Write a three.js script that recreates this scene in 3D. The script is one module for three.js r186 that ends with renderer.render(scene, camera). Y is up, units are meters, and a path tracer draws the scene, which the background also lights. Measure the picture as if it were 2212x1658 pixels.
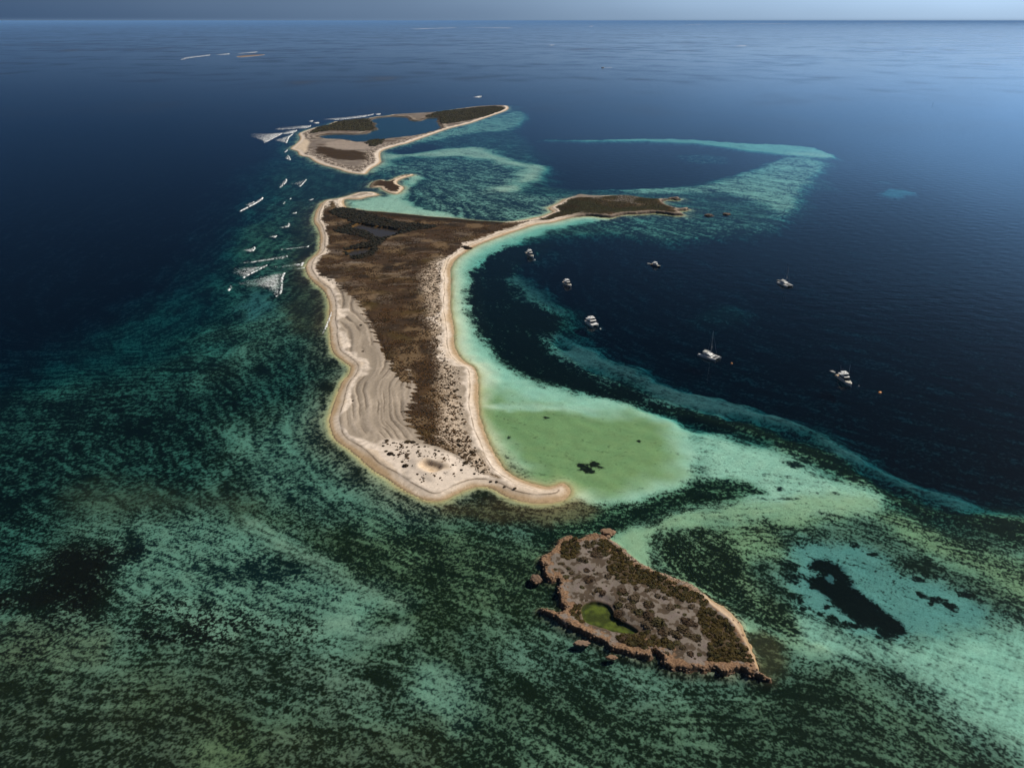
import * as THREE from 'three';
import { mergeGeometries } from 'three/addons/utils/BufferGeometryUtils.js';

// ---------------------------------------------------------------- camera, sky, sun, exposure
const rad = Math.PI / 180;
const scene = new THREE.Scene();
const camera = new THREE.PerspectiveCamera(52.97, 1024 / 767, 1, 250000);
camera.position.set(0, 220, 0);
camera.rotation.order = 'YXZ';
camera.rotation.x = -25.258 * rad;
scene.add(camera);

const renderer = new THREE.WebGLRenderer({ antialias: true });
renderer.setSize(1024, 767);
renderer.toneMapping = THREE.LinearToneMapping;
renderer.toneMappingExposure = 1.25;
renderer.shadowMap.enabled = true;

const sunAzimuth = 62 * rad, sunHeight = 40 * rad;
const sunWay = new THREE.Vector3(Math.sin(sunAzimuth) * Math.cos(sunHeight), Math.sin(sunHeight), -Math.cos(sunAzimuth) * Math.cos(sunHeight));
const sun = new THREE.DirectionalLight(new THREE.Color(1, 0.93, 0.82), 4.0);
sun.position.copy(sunWay).multiplyScalar(3000).add(new THREE.Vector3(0, 0, -700));
sun.target.position.set(0, 0, -700);
sun.castShadow = true; sun.shadow.radius = 1.2; sun.shadow.mapSize.set(4096, 4096);
Object.assign(sun.shadow.camera, { left: -900, right: 900, top: 900, bottom: -900, near: 10, far: 6000 });
scene.add(sun, sun.target);

// ---------------------------------------------------------------- helpers
function mulberry(a) { return () => { a |= 0; a = (a + 0x6D2B79F5) | 0; let t = Math.imul(a ^ (a >>> 15), 1 | a); t = (t + Math.imul(t ^ (t >>> 7), 61 | t)) ^ t; return ((t ^ (t >>> 14)) >>> 0) / 4294967296; }; }
const rnd = mulberry(20771);
const clamp = (v, a, b) => v < a ? a : v > b ? b : v;
const mix = (a, b, t) => a + (b - a) * t;
const sstep = (a, b, v) => { const t = clamp((v - a) / (b - a), 0, 1); return t * t * (3 - 2 * t); };
const PERM = new Uint8Array(512), GX = new Float32Array(256), GY = new Float32Array(256);
{ const p = [...Array(256).keys()]; for (let i = 255; i > 0; i--) { const j = (rnd() * (i + 1)) | 0; [p[i], p[j]] = [p[j], p[i]]; } for (let i = 0; i < 512; i++) PERM[i] = p[i & 255]; for (let i = 0; i < 256; i++) { const a = rnd() * 6.28318; GX[i] = Math.cos(a); GY[i] = Math.sin(a); } }
function noise(x, y) {                                   // gradient noise, about -0.7 to 0.7
  const xi = Math.floor(x), yi = Math.floor(y), fx = x - xi, fy = y - yi, X = xi & 255, Y = yi & 255;
  const u = fx * fx * fx * (fx * (fx * 6 - 15) + 10), v = fy * fy * fy * (fy * (fy * 6 - 15) + 10);
  const a = PERM[PERM[X] + Y], b = PERM[PERM[X + 1] + Y], c = PERM[PERM[X] + Y + 1], e = PERM[PERM[X + 1] + Y + 1];
  const n0 = GX[a] * fx + GY[a] * fy, n1 = GX[b] * (fx - 1) + GY[b] * fy, n2 = GX[c] * fx + GY[c] * (fy - 1), n3 = GX[e] * (fx - 1) + GY[e] * (fy - 1);
  return (n0 + (n1 - n0) * u) + ((n2 + (n3 - n2) * u) - (n0 + (n1 - n0) * u)) * v;
}
function fbm(x, y, oct) { let s = 0, a = 0.5, t = 0; for (let i = 0; i < oct; i++) { s += a * noise(x + i * 37.1, y - i * 19.7); t += a; x *= 2.03; y *= 2.03; a *= 0.5; } return s / t; }
{
  // hazy marine sky: deep blue overhead, paler towards the horizon, a wide aureole round the sun
  const W = 1024, Hh = 1024, d = new Float32Array(W * Hh * 4);
  for (let j = 0; j < Hh; j++) for (let i = 0; i < W; i++) {
    const up = ((j + 0.5) / Hh - 0.5) * Math.PI, round = ((i + 0.5) / W - 0.5) * 2 * Math.PI;
    const x = Math.cos(round) * Math.cos(up), y = Math.sin(up), z = Math.sin(round) * Math.cos(up);
    const g = Math.acos(Math.min(1, Math.max(-1, x * sunWay.x + y * sunWay.y + z * sunWay.z))) / rad;
    const e = Math.max(0, up / rad), low = Math.exp(-Math.pow(e / 13, 2)), az = Math.abs(Math.atan2(x, -z) - sunAzimuth), turn = Math.min(az, 2 * Math.PI - az) / rad;
    const cloud = fbm(Math.atan2(x, -z) / rad / 26 + 3, e / 5.5, 4);
    const band = sstep(0.3, 5, e) * (1 + 0.9 * cloud) * low * Math.exp(-Math.pow(turn / 41, 2));       // bright lower sky on the sun's side
    const haze = (0.70 + 0.30 * sstep(0, 1.6, e)) * (1 + 0.4 * cloud) * Math.exp(-Math.pow(e / 3.2, 2)) * Math.exp(-Math.pow(turn / 57, 2)); // pale haze lying on the horizon
    const halo = 0.6 * Math.exp(-Math.pow(g / 12, 1.4)) + 0.03 * Math.exp(-Math.pow(g / 30, 2));
    const k = (j * W + i) * 4;
    d[k] = 0.006 + 0.008 * low + 0.40 * band + 0.60 * haze + halo;
    d[k + 1] = 0.018 + 0.024 * low + 0.80 * band + 0.80 * haze + halo;
    d[k + 2] = 0.040 + 0.062 * low + 1.40 * band + 1.00 * haze + halo * 1.02;
    d[k + 3] = 1;
  }
  const sky = new THREE.DataTexture(d, W, Hh, THREE.RGBAFormat, THREE.FloatType);
  sky.mapping = THREE.EquirectangularReflectionMapping;
  sky.magFilter = THREE.LinearFilter; sky.needsUpdate = true;
  scene.background = sky; scene.environment = sky;
}
function worley(x, y) {                                  // difference of the two nearest points of a jittered grid
  const xi = Math.floor(x), yi = Math.floor(y); let a = 9, b = 9;
  for (let j = -1; j < 2; j++) for (let i = -1; i < 2; i++) {
    const h = PERM[PERM[(xi + i) & 255] + ((yi + j) & 255)], h2 = PERM[h + 57];
    const dx = xi + i + 0.15 + 0.7 * h / 255 - x, dy = yi + j + 0.15 + 0.7 * h2 / 255 - y, q = dx * dx + dy * dy;
    if (q < a) { b = a; a = q; } else if (q < b) b = q;
  }
  return Math.sqrt(b) - Math.sqrt(a);
}
const SRGB = new Uint8Array(4097);
for (let i = 0; i <= 4096; i++) { const c = i / 4096; SRGB[i] = Math.round(255 * (c <= 0.0031308 ? 12.92 * c : 1.055 * Math.pow(c, 1 / 2.4) - 0.055)); }
const toByte = (c) => SRGB[c <= 0 ? 0 : c >= 1 ? 4096 : (c * 4096) | 0];
function colourTexture(data, w, h) {
  const t = new THREE.DataTexture(data, w, h, THREE.RGBAFormat, THREE.UnsignedByteType);
  t.colorSpace = THREE.SRGBColorSpace; t.magFilter = THREE.LinearFilter; t.minFilter = THREE.LinearMipmapLinearFilter; t.generateMipmaps = true; t.needsUpdate = true;
  return t;
}
const names = {};
function numbered(n) { const k = names[n] = (names[n] ?? -1) + 1; return k ? n + '_' + String(k).padStart(3, '0') : n; }
function shade(o) { o.traverse((m) => { if (m.isMesh) { m.castShadow = true; m.receiveShadow = true; } }); return o; }
function tag(o, label, category, group) { o.userData.label = label; o.userData.category = category; if (group) o.userData.group = group; return o; }
function structure(name, o, label) { o.name = numbered(name); o.userData.kind = 'structure'; if (label) o.userData.label = label; scene.add(shade(o)); return o; }
function part(parent, name, geometry, material) { const m = new THREE.Mesh(geometry, material); m.name = name; parent.add(m); return m; }
function thing(name, label, category, [x, y, z], turn = 0, group) { const o = new THREE.Group(); o.name = numbered(name); o.position.set(x, y, z); o.rotation.y = turn; scene.add(o); return tag(o, label, category, group); }
const rgb = (r, g, b) => new THREE.Color().setRGB(r, g, b);
const std = (c, roughness = 0.9, more = {}) => new THREE.MeshStandardMaterial({ color: rgb(...c), roughness, ...more });

// Outlines as x,z pairs in metres on the sea plane.
const OUTLINE = {
  longIsland: [-188.2,-1091.2, -198.7,-1104.6, -217.1,-1101.5, -225.8,-1081.1, -238.2,-1061.3, -250.3,-1051.7, -254.2,-1032.9, -253,-1005.8, -248,-967.5, -239.7,-928, -227.6,-894.8, -218,-863.7, -210.7,-831.3, -204.7,-801.1, -204,-781, -206.1,-767.2, -205.5,-748.6, -201.6,-729.8, -193.2,-706.6, -181.6,-683.8, -170.9,-666.4, -162.4,-645.8, -155.4,-622.4, -151.4,-600.5, -146.2,-576.5, -144.5,-571.8, -136.8,-539.2, -130,-519.1, -120.3,-504.9, -113,-494.2, -112,-481.1, -114.2,-468.5, -113.9,-452.6, -112.5,-432.6, -111.2,-416.3, -106.2,-398.9, -100.3,-388.5, -91.4,-378.6, -83.8,-369.1, -75.3,-358.2, -66.5,-349.4, -59,-341, -49.9,-332.9, -42.4,-328.2, -35.4,-328.5, -30.4,-332.9, -23.6,-338.5, -17.4,-341, -10.1,-339.4, -3.8,-332.9, 3.3,-328.2, 12,-325.8, 20.7,-326.6, 27.1,-329.7, 30.1,-336.1, 28.7,-341.8, 26.1,-344, 21.9,-341.8, 17.8,-340.7, 12.5,-343, 3.4,-348.6, -4,-358.2, -8.9,-371, -13.8,-388.5, -17.9,-407.5, -20.7,-425.5, -22,-444.9, -22.9,-465.8, -24.1,-481.1, -27.1,-494.2, -33.6,-503.3, -40.2,-519.1, -44.1,-539.2, -46.1,-568.1, -49.1,-591.5, -52.7,-620.9, -55.7,-662.6, -57.6,-693.2, -59.9,-716.1, -59.9,-746.1, -55.7,-772.7, -47.7,-795.3, -37.7,-819, -22.2,-844, -5.9,-867.1, 11.3,-891.3, 29.2,-913, 47.3,-922.2, 58.8,-934.1, 70.9,-946.3, 82.9,-952.7, 94.7,-956.2, 104.8,-953.7, 112.3,-948.8, 122.5,-947.8, 131.5,-956.2, 141.8,-963.8, 153.5,-964.9, 165.6,-967.9, 177.9,-971.5, 188.9,-967.9, 197.3,-962.8, 205.8,-958.8, 214.1,-959.8, 213,-971.5, 209.8,-979.3, 214.4,-984.6, 223.2,-987.3, 228.2,-994.2, 223.9,-996.4, 215.6,-991, 209.8,-998, 202.7,-1011.8, 200.9,-1028.7, 201.7,-1040.3, 208.6,-1050.9, 219.1,-1053.3, 226.2,-1050.9, 229.1,-1059.3, 223.7,-1061.1, 209.3,-1055.1, 199.5,-1049.1, 188.5,-1050.9, 179.1,-1055.1, 172.4,-1061.1, 161,-1070.3, 148.4,-1071.5, 136.8,-1070.3, 123.9,-1069.1, 107.5,-1071.5, 94.1,-1079.6, 84.2,-1067.2, 70.7,-1055.1, 66.4,-1045, 61.9,-1031.6, 51.1,-1011.8, 47,-1000.7, 51.5,-982, 51.3,-976.7, 43.1,-963.8, 34.6,-951.2, 25.3,-946.3, 25.2,-943.5, 9.9,-931.8, -9.8,-924.2, -24.2,-928, -42.3,-931.8, -60.8,-939.5, -79.5,-947.4, -102,-953, -125.3,-963.5, -146.9,-971.7, -166.9,-980, -184.6,-984.2, -202.1,-997.1, -212.2,-999.7, -220.8,-1019.2, -227.3,-1046.9, -225.5,-1058.4, -209,-1056.5, -199.3,-1071.1, -190.2,-1078.1, -186.3,-1086.1],
  smallIslet: [-209.5,-1150.2, -209.3,-1182.5, -200.3,-1196.8, -187.6,-1187.2, -181.6,-1209.1, -171.4,-1236.8, -158.4,-1244.5, -156,-1234.2, -166.4,-1215.3, -173.5,-1190.8, -169.5,-1161.5, -157.6,-1136.8, -160.5,-1094.3, -172.6,-1098.4, -186.7,-1122.7, -192.5,-1139, -205.1,-1136.8],
  lagoonIsland: [-421.7,-1517, -426.3,-1568, -433.1,-1630, -444.3,-1679, -458.8,-1723, -458.2,-1760, -452.5,-1807, -444.2,-1847, -430.6,-1878, -426,-1944, -406.5,-1967, -386.4,-1990, -360.4,-2014, -341.4,-2050, -317,-2075, -306.3,-2101, -279.9,-2120, -238.6,-2141, -197.1,-2168, -170.5,-2211, -128.4,-2270, -83.8,-2322, -36.6,-2341, -14.2,-2322, -9.1,-2255, -19.3,-2182, -47.1,-2088, -72.7,-2002, -96.4,-1922, -119.6,-1868, -141.5,-1817, -160.8,-1750, -178.8,-1688, -195.6,-1630, -207.9,-1583, -220.3,-1560, -231.4,-1531, -241,-1495.8, -242.1,-1462.2, -234.2,-1411.3, -225.9,-1363.6, -227.2,-1329.8, -231.2,-1297.4, -231.5,-1266.6, -232.5,-1246.7, -244,-1246.7, -264.5,-1261.5, -289.7,-1297.4, -313.9,-1324.3, -336.6,-1357.9, -362.7,-1411.3, -381.2,-1430, -391.6,-1455.7, -400.4,-1482.2, -416,-1503],
  lagoon: [-407.1,-1679, -390.1,-1714, -358,-1720, -337.9,-1714, -312.5,-1732, -310.6,-1778, -301.4,-1798, -318.5,-1858, -324.5,-1911, -345.1,-1955, -341.9,-2002, -325.5,-2038, -299.2,-2050, -264,-2038, -244.4,-1967, -220.1,-1967, -214,-2014, -184.7,-2026, -177.6,-1944, -166.7,-1878, -159.1,-1817, -173.8,-1760, -193.3,-1714, -212.8,-1679, -244.2,-1654, -263.4,-1630, -286,-1630, -294.1,-1598, -314.1,-1598, -342.6,-1630, -366.2,-1635, -386.9,-1646],
  rockIsland: [38.3,-299.2, 35.1,-298, 31,-294.6, 28.1,-297.4, 23.8,-296.3, 20.8,-292.3, 18.8,-287.3, 15.6,-284.1, 12.5,-281.4, 12.4,-277.2, 14,-275.1, 13.5,-271.6, 15,-267.1, 17.4,-264.6, 19.4,-265.6, 20.3,-263.7, 19.4,-260.3, 19.8,-255.6, 19.8,-250.2, 21.5,-247.5, 19.6,-245.7, 16.6,-247.5, 13,-248.4, 11.1,-247.5, 12.9,-245.3, 17,-242.3, 20.4,-238.9, 24.9,-235.6, 29.4,-232.7, 32.7,-230.3, 35.9,-228.3, 37.9,-225.6, 41.2,-224, 45,-222.5, 48.8,-221.3, 52,-220.2, 53.6,-221.3, 54,-224, 55.4,-223.6, 56.6,-220.6, 56.7,-218, 59.1,-215.8, 62.7,-214.7, 66.5,-214, 69.7,-215, 71.9,-213.6, 75.6,-215, 77.8,-212.9, 81,-212.5, 83.8,-214.7, 86.4,-214, 88,-211.8, 91.1,-211.1, 94.5,-209.7, 95.5,-210.4, 93.2,-212.9, 92.1,-214.7, 92.7,-217.6, 93,-223.6, 92.8,-229.1, 92.3,-234.7, 92.6,-238.9, 91.7,-242.3, 89.8,-246.6, 87.1,-250.6, 84.5,-252.9, 82.3,-256.6, 77.4,-263.2, 73.5,-266.1, 68.9,-269.1, 63.6,-272.1, 59,-276.1, 55.1,-281.4, 51.8,-286.8, 49.6,-291.2, 45.9,-295.1, 43.5,-298],
  pond: [28.6,-248.4, 31,-251.5, 34.8,-252.4, 38.5,-251.5, 40.7,-249.3, 41.5,-246.6, 42.6,-242.7, 45.6,-239.9, 48.8,-237, 50.2,-234.6, 47.7,-233.8, 44.2,-234.1, 40.2,-235.1, 36.3,-237, 32.3,-238.9, 29.5,-240.6, 28.6,-244],
  shelf: [-317,-371.8, -293.8,-384.8, -288.6,-451.5, -262.9,-496.1, -237.9,-563.2, -227.5,-622.8, -265.2,-701.3, -312.8,-877.9, -359.7,-1153.8, -430.7,-1461.9, -470.8,-1755, -361.8,-2071, -8.1,-2371, 42.2,-2182, 33.7,-1717, 77.3,-1409, 62.6,-1190.2, 130.8,-1136.4, 273.2,-1171.8, 389.8,-1291.1, 505.7,-1461.9, 590.7,-1435, 502.8,-1228.7, 399.8,-1056, 325.6,-904.4, 260.8,-867.2, 176.6,-840.6, 117.5,-861, 47.6,-826.8, 1.9,-763.7, 10.1,-673.3, 41.7,-600, 31.6,-548.6, 47.6,-504.3, 70.7,-476.7, 94.8,-451.5, 123.1,-430.3, 150.6,-414.8, 171.4,-401.3, 183.3,-382.1, 192.4,-359.5, 206.6,-341.1, 227.7,-326.1, 254.8,-320, 312.3,-308.3, 207,-151, 129.5,-113.8, -130.9,-113.8, -194.8,-151],
  baySand: [45.3,-888.8, 2,-826.8, -26.9,-780.8, -40.6,-716, -40,-647.2, -33.1,-589.1, -19.6,-539.3, -5.2,-496.1, 1.3,-488.2, 22.9,-465.6, 58.2,-448, 80.5,-436.7, 97.8,-419, 107,-395.7, 103.3,-364.3, 90.9,-343.3, 69,-328.2, 47.4,-323.2, 30.7,-333.2, 11,-354.7, -12.2,-384.8, -25,-431.5, -37.8,-496.1, -56,-578.5, -66.1,-701.3, -52.5,-807.9, -3.3,-923, 49.1,-972.3, 101.3,-967.2, 122.3,-947.1, 92,-927.7],
  greenLagoon: [-21.4,-451.5, -14.1,-459.9, -1.8,-459.9, 10.1,-443.3, 56.1,-428.4, 83.6,-419, 94.5,-401.3, 95.1,-374.3, 82.4,-350.1, 63.2,-336.7, 45.7,-329, 22.7,-341.1, 3.6,-364.3, -9.7,-390.2, -18.8,-419],
  greenStreak: [-20.8,-434.8, -1.8,-439.3, 21.9,-439.3, 56.5,-431.5, 27.2,-428.4, -1.7,-429],
  bayWeed: [2,-821.1, 48.1,-836.6, 6.5,-747.2, 14.4,-673.3, 40.9,-600, 31.9,-548.6, 51.2,-500.2, 71.3,-476.7, 96.1,-450.1, 119.8,-428.4, 149.7,-411.8, 136.4,-404.2, 106.9,-422.1, 80.9,-439.3, 58.6,-451.5, 29.4,-471.5, 2,-494.5, -16.1,-539.3, -32.1,-600, -40.6,-673.3, -35.7,-760.3],
  slopeNorth: [-3.6,-713, 8.5,-723.6, 23.6,-701.3, 38.4,-647.2, 44.5,-613.5, 29.2,-622.8, 11.8,-647.2, 1.7,-684.2],
  slopeSand: [32.4,-566.2, 43.1,-562.2, 67.3,-534.7, 95.3,-492.2, 121.7,-464.2, 152.3,-441.3, 176,-423.3, 190.6,-401.3, 204.2,-369.3, 218.1,-350.1, 233.3,-336.7, 225.1,-330.3, 205.2,-343.3, 191.9,-364.3, 178,-396.8, 166.5,-411.8, 141.1,-421.5, 115,-432.8, 94.8,-451.5, 70.7,-476.7, 50.2,-496.1, 34,-528.4],
  edgeWeed: [100.1,-431.5, 122,-425.2, 149.2,-410, 169.5,-395.7, 187.4,-359.5, 204.5,-336.7, 225.5,-322, 252.4,-316, 289.9,-308.3, 265.5,-273.5, 237.9,-291.9, 222.7,-308.3, 205,-318, 182.4,-341.1, 166.5,-364.3, 148.8,-390.2, 126.8,-410],
  flats: [113.1,-398.5, 133.4,-392.9, 153.6,-371.8, 173,-354.7, 189.2,-334.5, 188.4,-326.1, 172.9,-318, 147.7,-318, 126.5,-324, 108.7,-336.7, 95.3,-341.1, 105.4,-364.3],
  channelWeed: [31.6,-316.2, 51.7,-326.2, 71.9,-331.4, 94.5,-345.8, 116.1,-351.5, 128.7,-338.5, 100.3,-327.5, 79.4,-319.5, 61.8,-309.8, 49,-303.5, 34.9,-299, 16.6,-294.5, 12.3,-302],
  tongue: [48.2,-296.8, 60.3,-305.8, 68.4,-310.5, 82,-318.1, 99.6,-324.5, 124.5,-327.5, 145.9,-333.5, 172.4,-338.5, 188.9,-333.1, 188.9,-325.3, 174.5,-319.5, 149.8,-317, 129.4,-312.1, 105.7,-310.5, 86.6,-308.2, 72.6,-302.8, 66.2,-294.5, 63.7,-284.6, 67.3,-273.1, 75.6,-264.1, 81.7,-258, 89.1,-245.7, 96.4,-238, 112.3,-230.6, 120.2,-228.5, 107.8,-230.6, 98.5,-234.8, 90.8,-240.2, 86,-245.7, 81.3,-252.6, 69.9,-268.5, 54.9,-281.1, 49.5,-293.1],
  eastWeed: [67.4,-299, 76.1,-302, 89.9,-290.2, 101.6,-294.5, 102.1,-276.4, 95.7,-263.5, 103.4,-251.4, 111.6,-242.4, 112.4,-235.3, 103,-239.6, 93.7,-248, 82.9,-259.8, 72.6,-269.8, 68.4,-274.4, 64.1,-284.6],
  eastMottle: [73,-305.1, 105.5,-309.8, 144.8,-316.2, 173.8,-317.8, 185.5,-302, 193.6,-281.8, 207.7,-261, 222.6,-245.7, 238.7,-271.1, 222.7,-287.4, 209.9,-305.1, 194.2,-321.1, 173.8,-317.8, 130.8,-302, 129.5,-281.8, 112.2,-281.8, 106.9,-263.5, 115.8,-245.7, 116.4,-233.7, 102,-246.8, 93.7,-263.5, 92.1,-284.6],
  bluePool: [133.8,-294.5, 147.4,-297.5, 166.2,-288.8, 173.8,-276.4, 185.7,-266, 194.9,-258.6, 198.4,-244.6, 186.7,-237.4, 166.7,-235.8, 154.3,-233.7, 140.4,-236.9, 124.5,-245.7, 118.5,-256.2, 122.6,-276.4],
  weedHorse: [135.6,-281.8, 141.5,-283.9, 148,-280.4, 149.2,-272.4, 148.6,-264.7, 151.8,-258.6, 154.4,-251.4, 157.4,-245.7, 158.8,-240.2, 154.5,-235.8, 148.2,-233.7, 146.1,-235.8, 149.3,-239.6, 142.7,-242.4, 139.9,-245.1, 136.9,-251.4, 134.5,-258, 130.2,-264.1, 128.8,-269.8, 134.3,-271.1, 137.4,-275, 134.1,-277.7],
  seSand: [119.4,-242.4, 132.8,-236.9, 150.5,-233.7, 166.4,-235.3, 186.9,-238, 208.1,-242.4, 234.5,-240.2, 188.4,-163.7, 174.7,-170.5, 168.3,-180.6, 160.2,-189, 155.3,-198.8, 150.2,-209.3, 144.2,-219.6, 132.9,-227.5, 119.1,-230.6],
  seDark: [-11.4,-205.8, 36.4,-198.8, 77.8,-201.4, 108.9,-212.1, 120.2,-219.6, 135.3,-207.5, 147.4,-189.8, 154.7,-179.1, 162.5,-166.4, 138.6,-139.7, -9,-139.7],
  brownTip: [93.2,-234.8, 100,-234.8, 106,-229.6, 104.9,-220.6, 95.2,-211.2, 92.4,-213.9, 92.9,-220.6],
  spitTail: [-40.7,-330.4, -25.2,-323.8, -10.4,-330.4, 12,-324.1, 30.2,-328.4, 37.8,-329.1, 43.4,-321.2, 37.1,-313, 26,-309.3, 11.6,-309.3, -2.8,-311.7, -17.3,-312.3, -32.1,-317.4],
  coralBright: [-181.3,-274.2, -184.1,-306.6, -158.5,-318.7, -131.4,-308.6, -103.6,-291.6, -77.7,-274.2, -47.4,-255.3, -56.4,-247.9, -63,-235.4, -86.5,-245.1, -111.6,-246.5, -132.5,-249.4, -157,-259.8],
  coralPale: [-78.9,-246.5, -64.1,-246.5, -60.6,-238.1, -42.4,-239.5, -41.6,-232.8, -53.5,-230.2, -69.4,-234.1],
  darkPatch: [-235.2,-253.8, -214.3,-262.9, -210.5,-282.7, -205.1,-293.4, -175.9,-293.4, -172,-284.4, -177.6,-270.9, -173.3,-255.3, -165.4,-245.1, -179.1,-243, -195.4,-245.8, -210.6,-246.5, -226.7,-240.9],
  darkPatchLow: [-157.2,-240.2, -137.7,-237.5, -119.1,-239.5, -111.5,-234.1, -125,-229.5, -145.2,-232.5],
  plates: [-225.8,-239.5, -208.1,-242.3, -188.5,-242.3, -165.7,-239.5, -157.1,-231.5, -156,-221.3, -170.6,-217.7, -194,-218.9, -210.7,-216.5],
  brightStreak: [-39.5,-223.8, -30,-221.3, -15.7,-210.6, -0.6,-198.5, 14.3,-188.2, 28.8,-169.7, 9.6,-173.2, -14.6,-188.2, -32.4,-200.6],
  streakTwo: [-134,-316.7, -111.8,-300.9, -84.5,-280.9, -48.6,-256.8, -53.3,-253.8, -88.8,-275.9, -115.3,-293.4],
  olivePatch: [-104.4,-185.3, -93.4,-184.3, -84.4,-178.6, -84.3,-173.2, -85.5,-164.5, -94.6,-164.5, -102.1,-176.8],
  westDark: [-425.9,-516.9, -357.7,-491.1, -303.1,-483, -240,-491.1, -184.4,-475.1, -162.6,-516.9, -130.3,-467.4, -161.1,-425.3, -170.8,-380.6, -172.6,-342.9, -214,-347.6, -229.9,-329.4, -218.4,-297.1, -218,-269.3, -225.1,-253.8, -241.3,-247.9],
  westMud: [-234.7,-333.8, -222.9,-347.6, -181.1,-345.2, -138.7,-331.6, -126.3,-322.9, -133.3,-314.6, -160.1,-322.9, -191.5,-312.6, -217.2,-316.7],
  midTeal: [-160.7,-400.5, -144.3,-418.8, -126,-435.2, -113.6,-400.5, -93.6,-364.8, -65.9,-338.3, -51.2,-320.8, -38.1,-308.6, -73.8,-312.6, -106.3,-325.1, -134.7,-342.9, -147.2,-362.2],
  deepGreen: [-73.1,-308.6, -37.8,-304.7, -8.6,-293.4, 13.3,-279.2, 12.8,-262.9, -23.2,-258.3, -50.3,-269.3, -74.6,-286.2],
  bottomDark: [-206,-196.4, -174.5,-200.6, -137.1,-194.3, -117.8,-188.2, -116,-174.1, -103.7,-153.3, -176.4,-153.3],
  bottomDarkTwo: [-83.1,-182.4, -59.2,-184.3, -34.1,-178.6, -36.3,-165.4, -70.3,-164.5],
  midDark: [-132.2,-223.8, -105.6,-227.6, -65.6,-215.3, -37.4,-206.1, -53.6,-198.5, -89.7,-205, -113.1,-209.5],
  coveSand: [-220.3,-1046.9, -207.2,-1046.9, -187.5,-1074.1, -172.9,-1086.1, -159.7,-1128.1, -161.8,-1196.8, -151.6,-1247.1, -138.2,-1209.1, -149.5,-1150.2, -145.6,-1066.2, -123.1,-1010.2, -81.7,-975.8, -65.4,-955.4, -88.5,-945, -137.5,-971.7, -177,-984.2, -208.7,-1001.4],
  arcSand: [-243.3,-1458.5, -186.2,-1458.5, -136.4,-1513, -67.2,-1541, -23.1,-1458.5, 16.6,-1360.3, 56.2,-1330.3, 58.8,-1273.8, 25.4,-1161.5, -7.3,-1101.5, -38.8,-1101.5, -7.7,-1173.1, 15.6,-1273.8, -8.7,-1330.3, -61.6,-1404.6, -128.2,-1416.1, -194.4,-1416.1, -208.7,-1315.7, -223,-1267, -233.7,-1280.6, -227.9,-1375.8],
  farStrip: [-240.6,-1458.5, -219.4,-1612, -171.3,-1736, -114.8,-1866, -13.7,-2152, 26,-2189, 43.1,-2048, -1.6,-1799, -60.4,-1773, -134,-1666, -188.4,-1602, -223.4,-1532],
  farPool: [-229.6,-1476.2, -198.4,-1561, -157.8,-1591, -138,-1532, -186.6,-1462],
  northMottle: [-224.1,-1273.8, -165.2,-1391.7, -61.1,-1391.7, 15.6,-1273.8, -7.6,-1150.2, 34.2,-1086.1, 75.6,-1086.1, 67.6,-959.4, -6.3,-935.7, -80.5,-959.4, -125.1,-1028.3, -146.8,-1128.1, -134.9,-1221.5],
  reefArc: [52,-1652, 147.7,-1646, 264.8,-1665, 377.4,-1652, 456.1,-1604, 538.4,-1582, 587.4,-1535, 587,-1407.3, 545.2,-1417.2, 493.7,-1442.4, 430.1,-1507, 362.4,-1582, 258,-1620, 145.5,-1620],
  reefMottle: [337.9,-1226.2, 487.3,-1422.2, 538.2,-1397.6, 520.3,-1306.7, 437.9,-1154.4, 388.1,-1045.8, 333.1,-930.9, 316.9,-930.9, 333,-1031.8, 291.4,-1105.4, 195.5,-1097.6, 120.2,-1129.4, 202.5,-1141, 270.4,-1154.4],
  reefPatch: [288.9,-1447.6, 340.2,-1479.2, 390.1,-1447.6, 382.3,-1385.6, 315.1,-1362.2],
  headReef: [94.9,-954.4, 172.2,-954.4, 238.5,-942.5, 324.1,-954.4, 331.1,-908.4, 287.4,-876.5, 231.4,-856.3, 177.6,-836.9, 143.7,-856.3, 110.7,-897.6],
  paleCay: [528.7,-1121.3, 558.9,-1146, 582.4,-1113.3, 537.7,-1077.8, 518.2,-1089.9],
  paleCayThin: [563,-1216.8, 583.4,-1185.7, 560.1,-1178.6],
  midReef: [144.3,-601.9, 167.2,-629.7, 188.6,-638.4, 200.4,-618.3, 191.1,-591.4, 174.7,-583.7, 158.5,-591.4],
  westTeal: [-238.2,-633.9, -239.3,-658, -221.9,-666.4, -205.9,-637.8, -206.3,-604, -221.4,-596.9],
  westGreen: [-297.9,-819, -310.6,-913, -292.5,-943.5, -258.8,-884.2, -229.3,-789.5, -241.9,-735.8, -271.1,-735.8],
  westBrown: [-290.6,-1028.3, -275.4,-1046.9, -239.8,-920.4, -215.7,-831.3, -203.9,-735.8, -181,-675, -158.1,-626.2, -143.1,-557.2, -161.6,-557.2, -187.8,-590, -200.4,-666.4, -216.4,-711.4, -236.9,-819],
  gapBrown: [-383.1,-1330.3, -308,-1273.8, -227.2,-1221.5, -208.4,-1150.2, -196.9,-1106.7, -251.4,-1066.2, -260.9,-1019.2, -307.5,-1086.1, -352.2,-1173.1],
  farShoal: [-2010,-5053, -2235,-5802, -2224,-6131, -1939,-6310, -1586,-5962, -1418.7,-5053, -1642,-4881, -1846,-4881],
  cay: [-1873,-5687, -1862,-5841, -1821,-5921, -1758,-5962, -1753,-5802, -1779,-5577, -1814,-5541],
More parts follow.
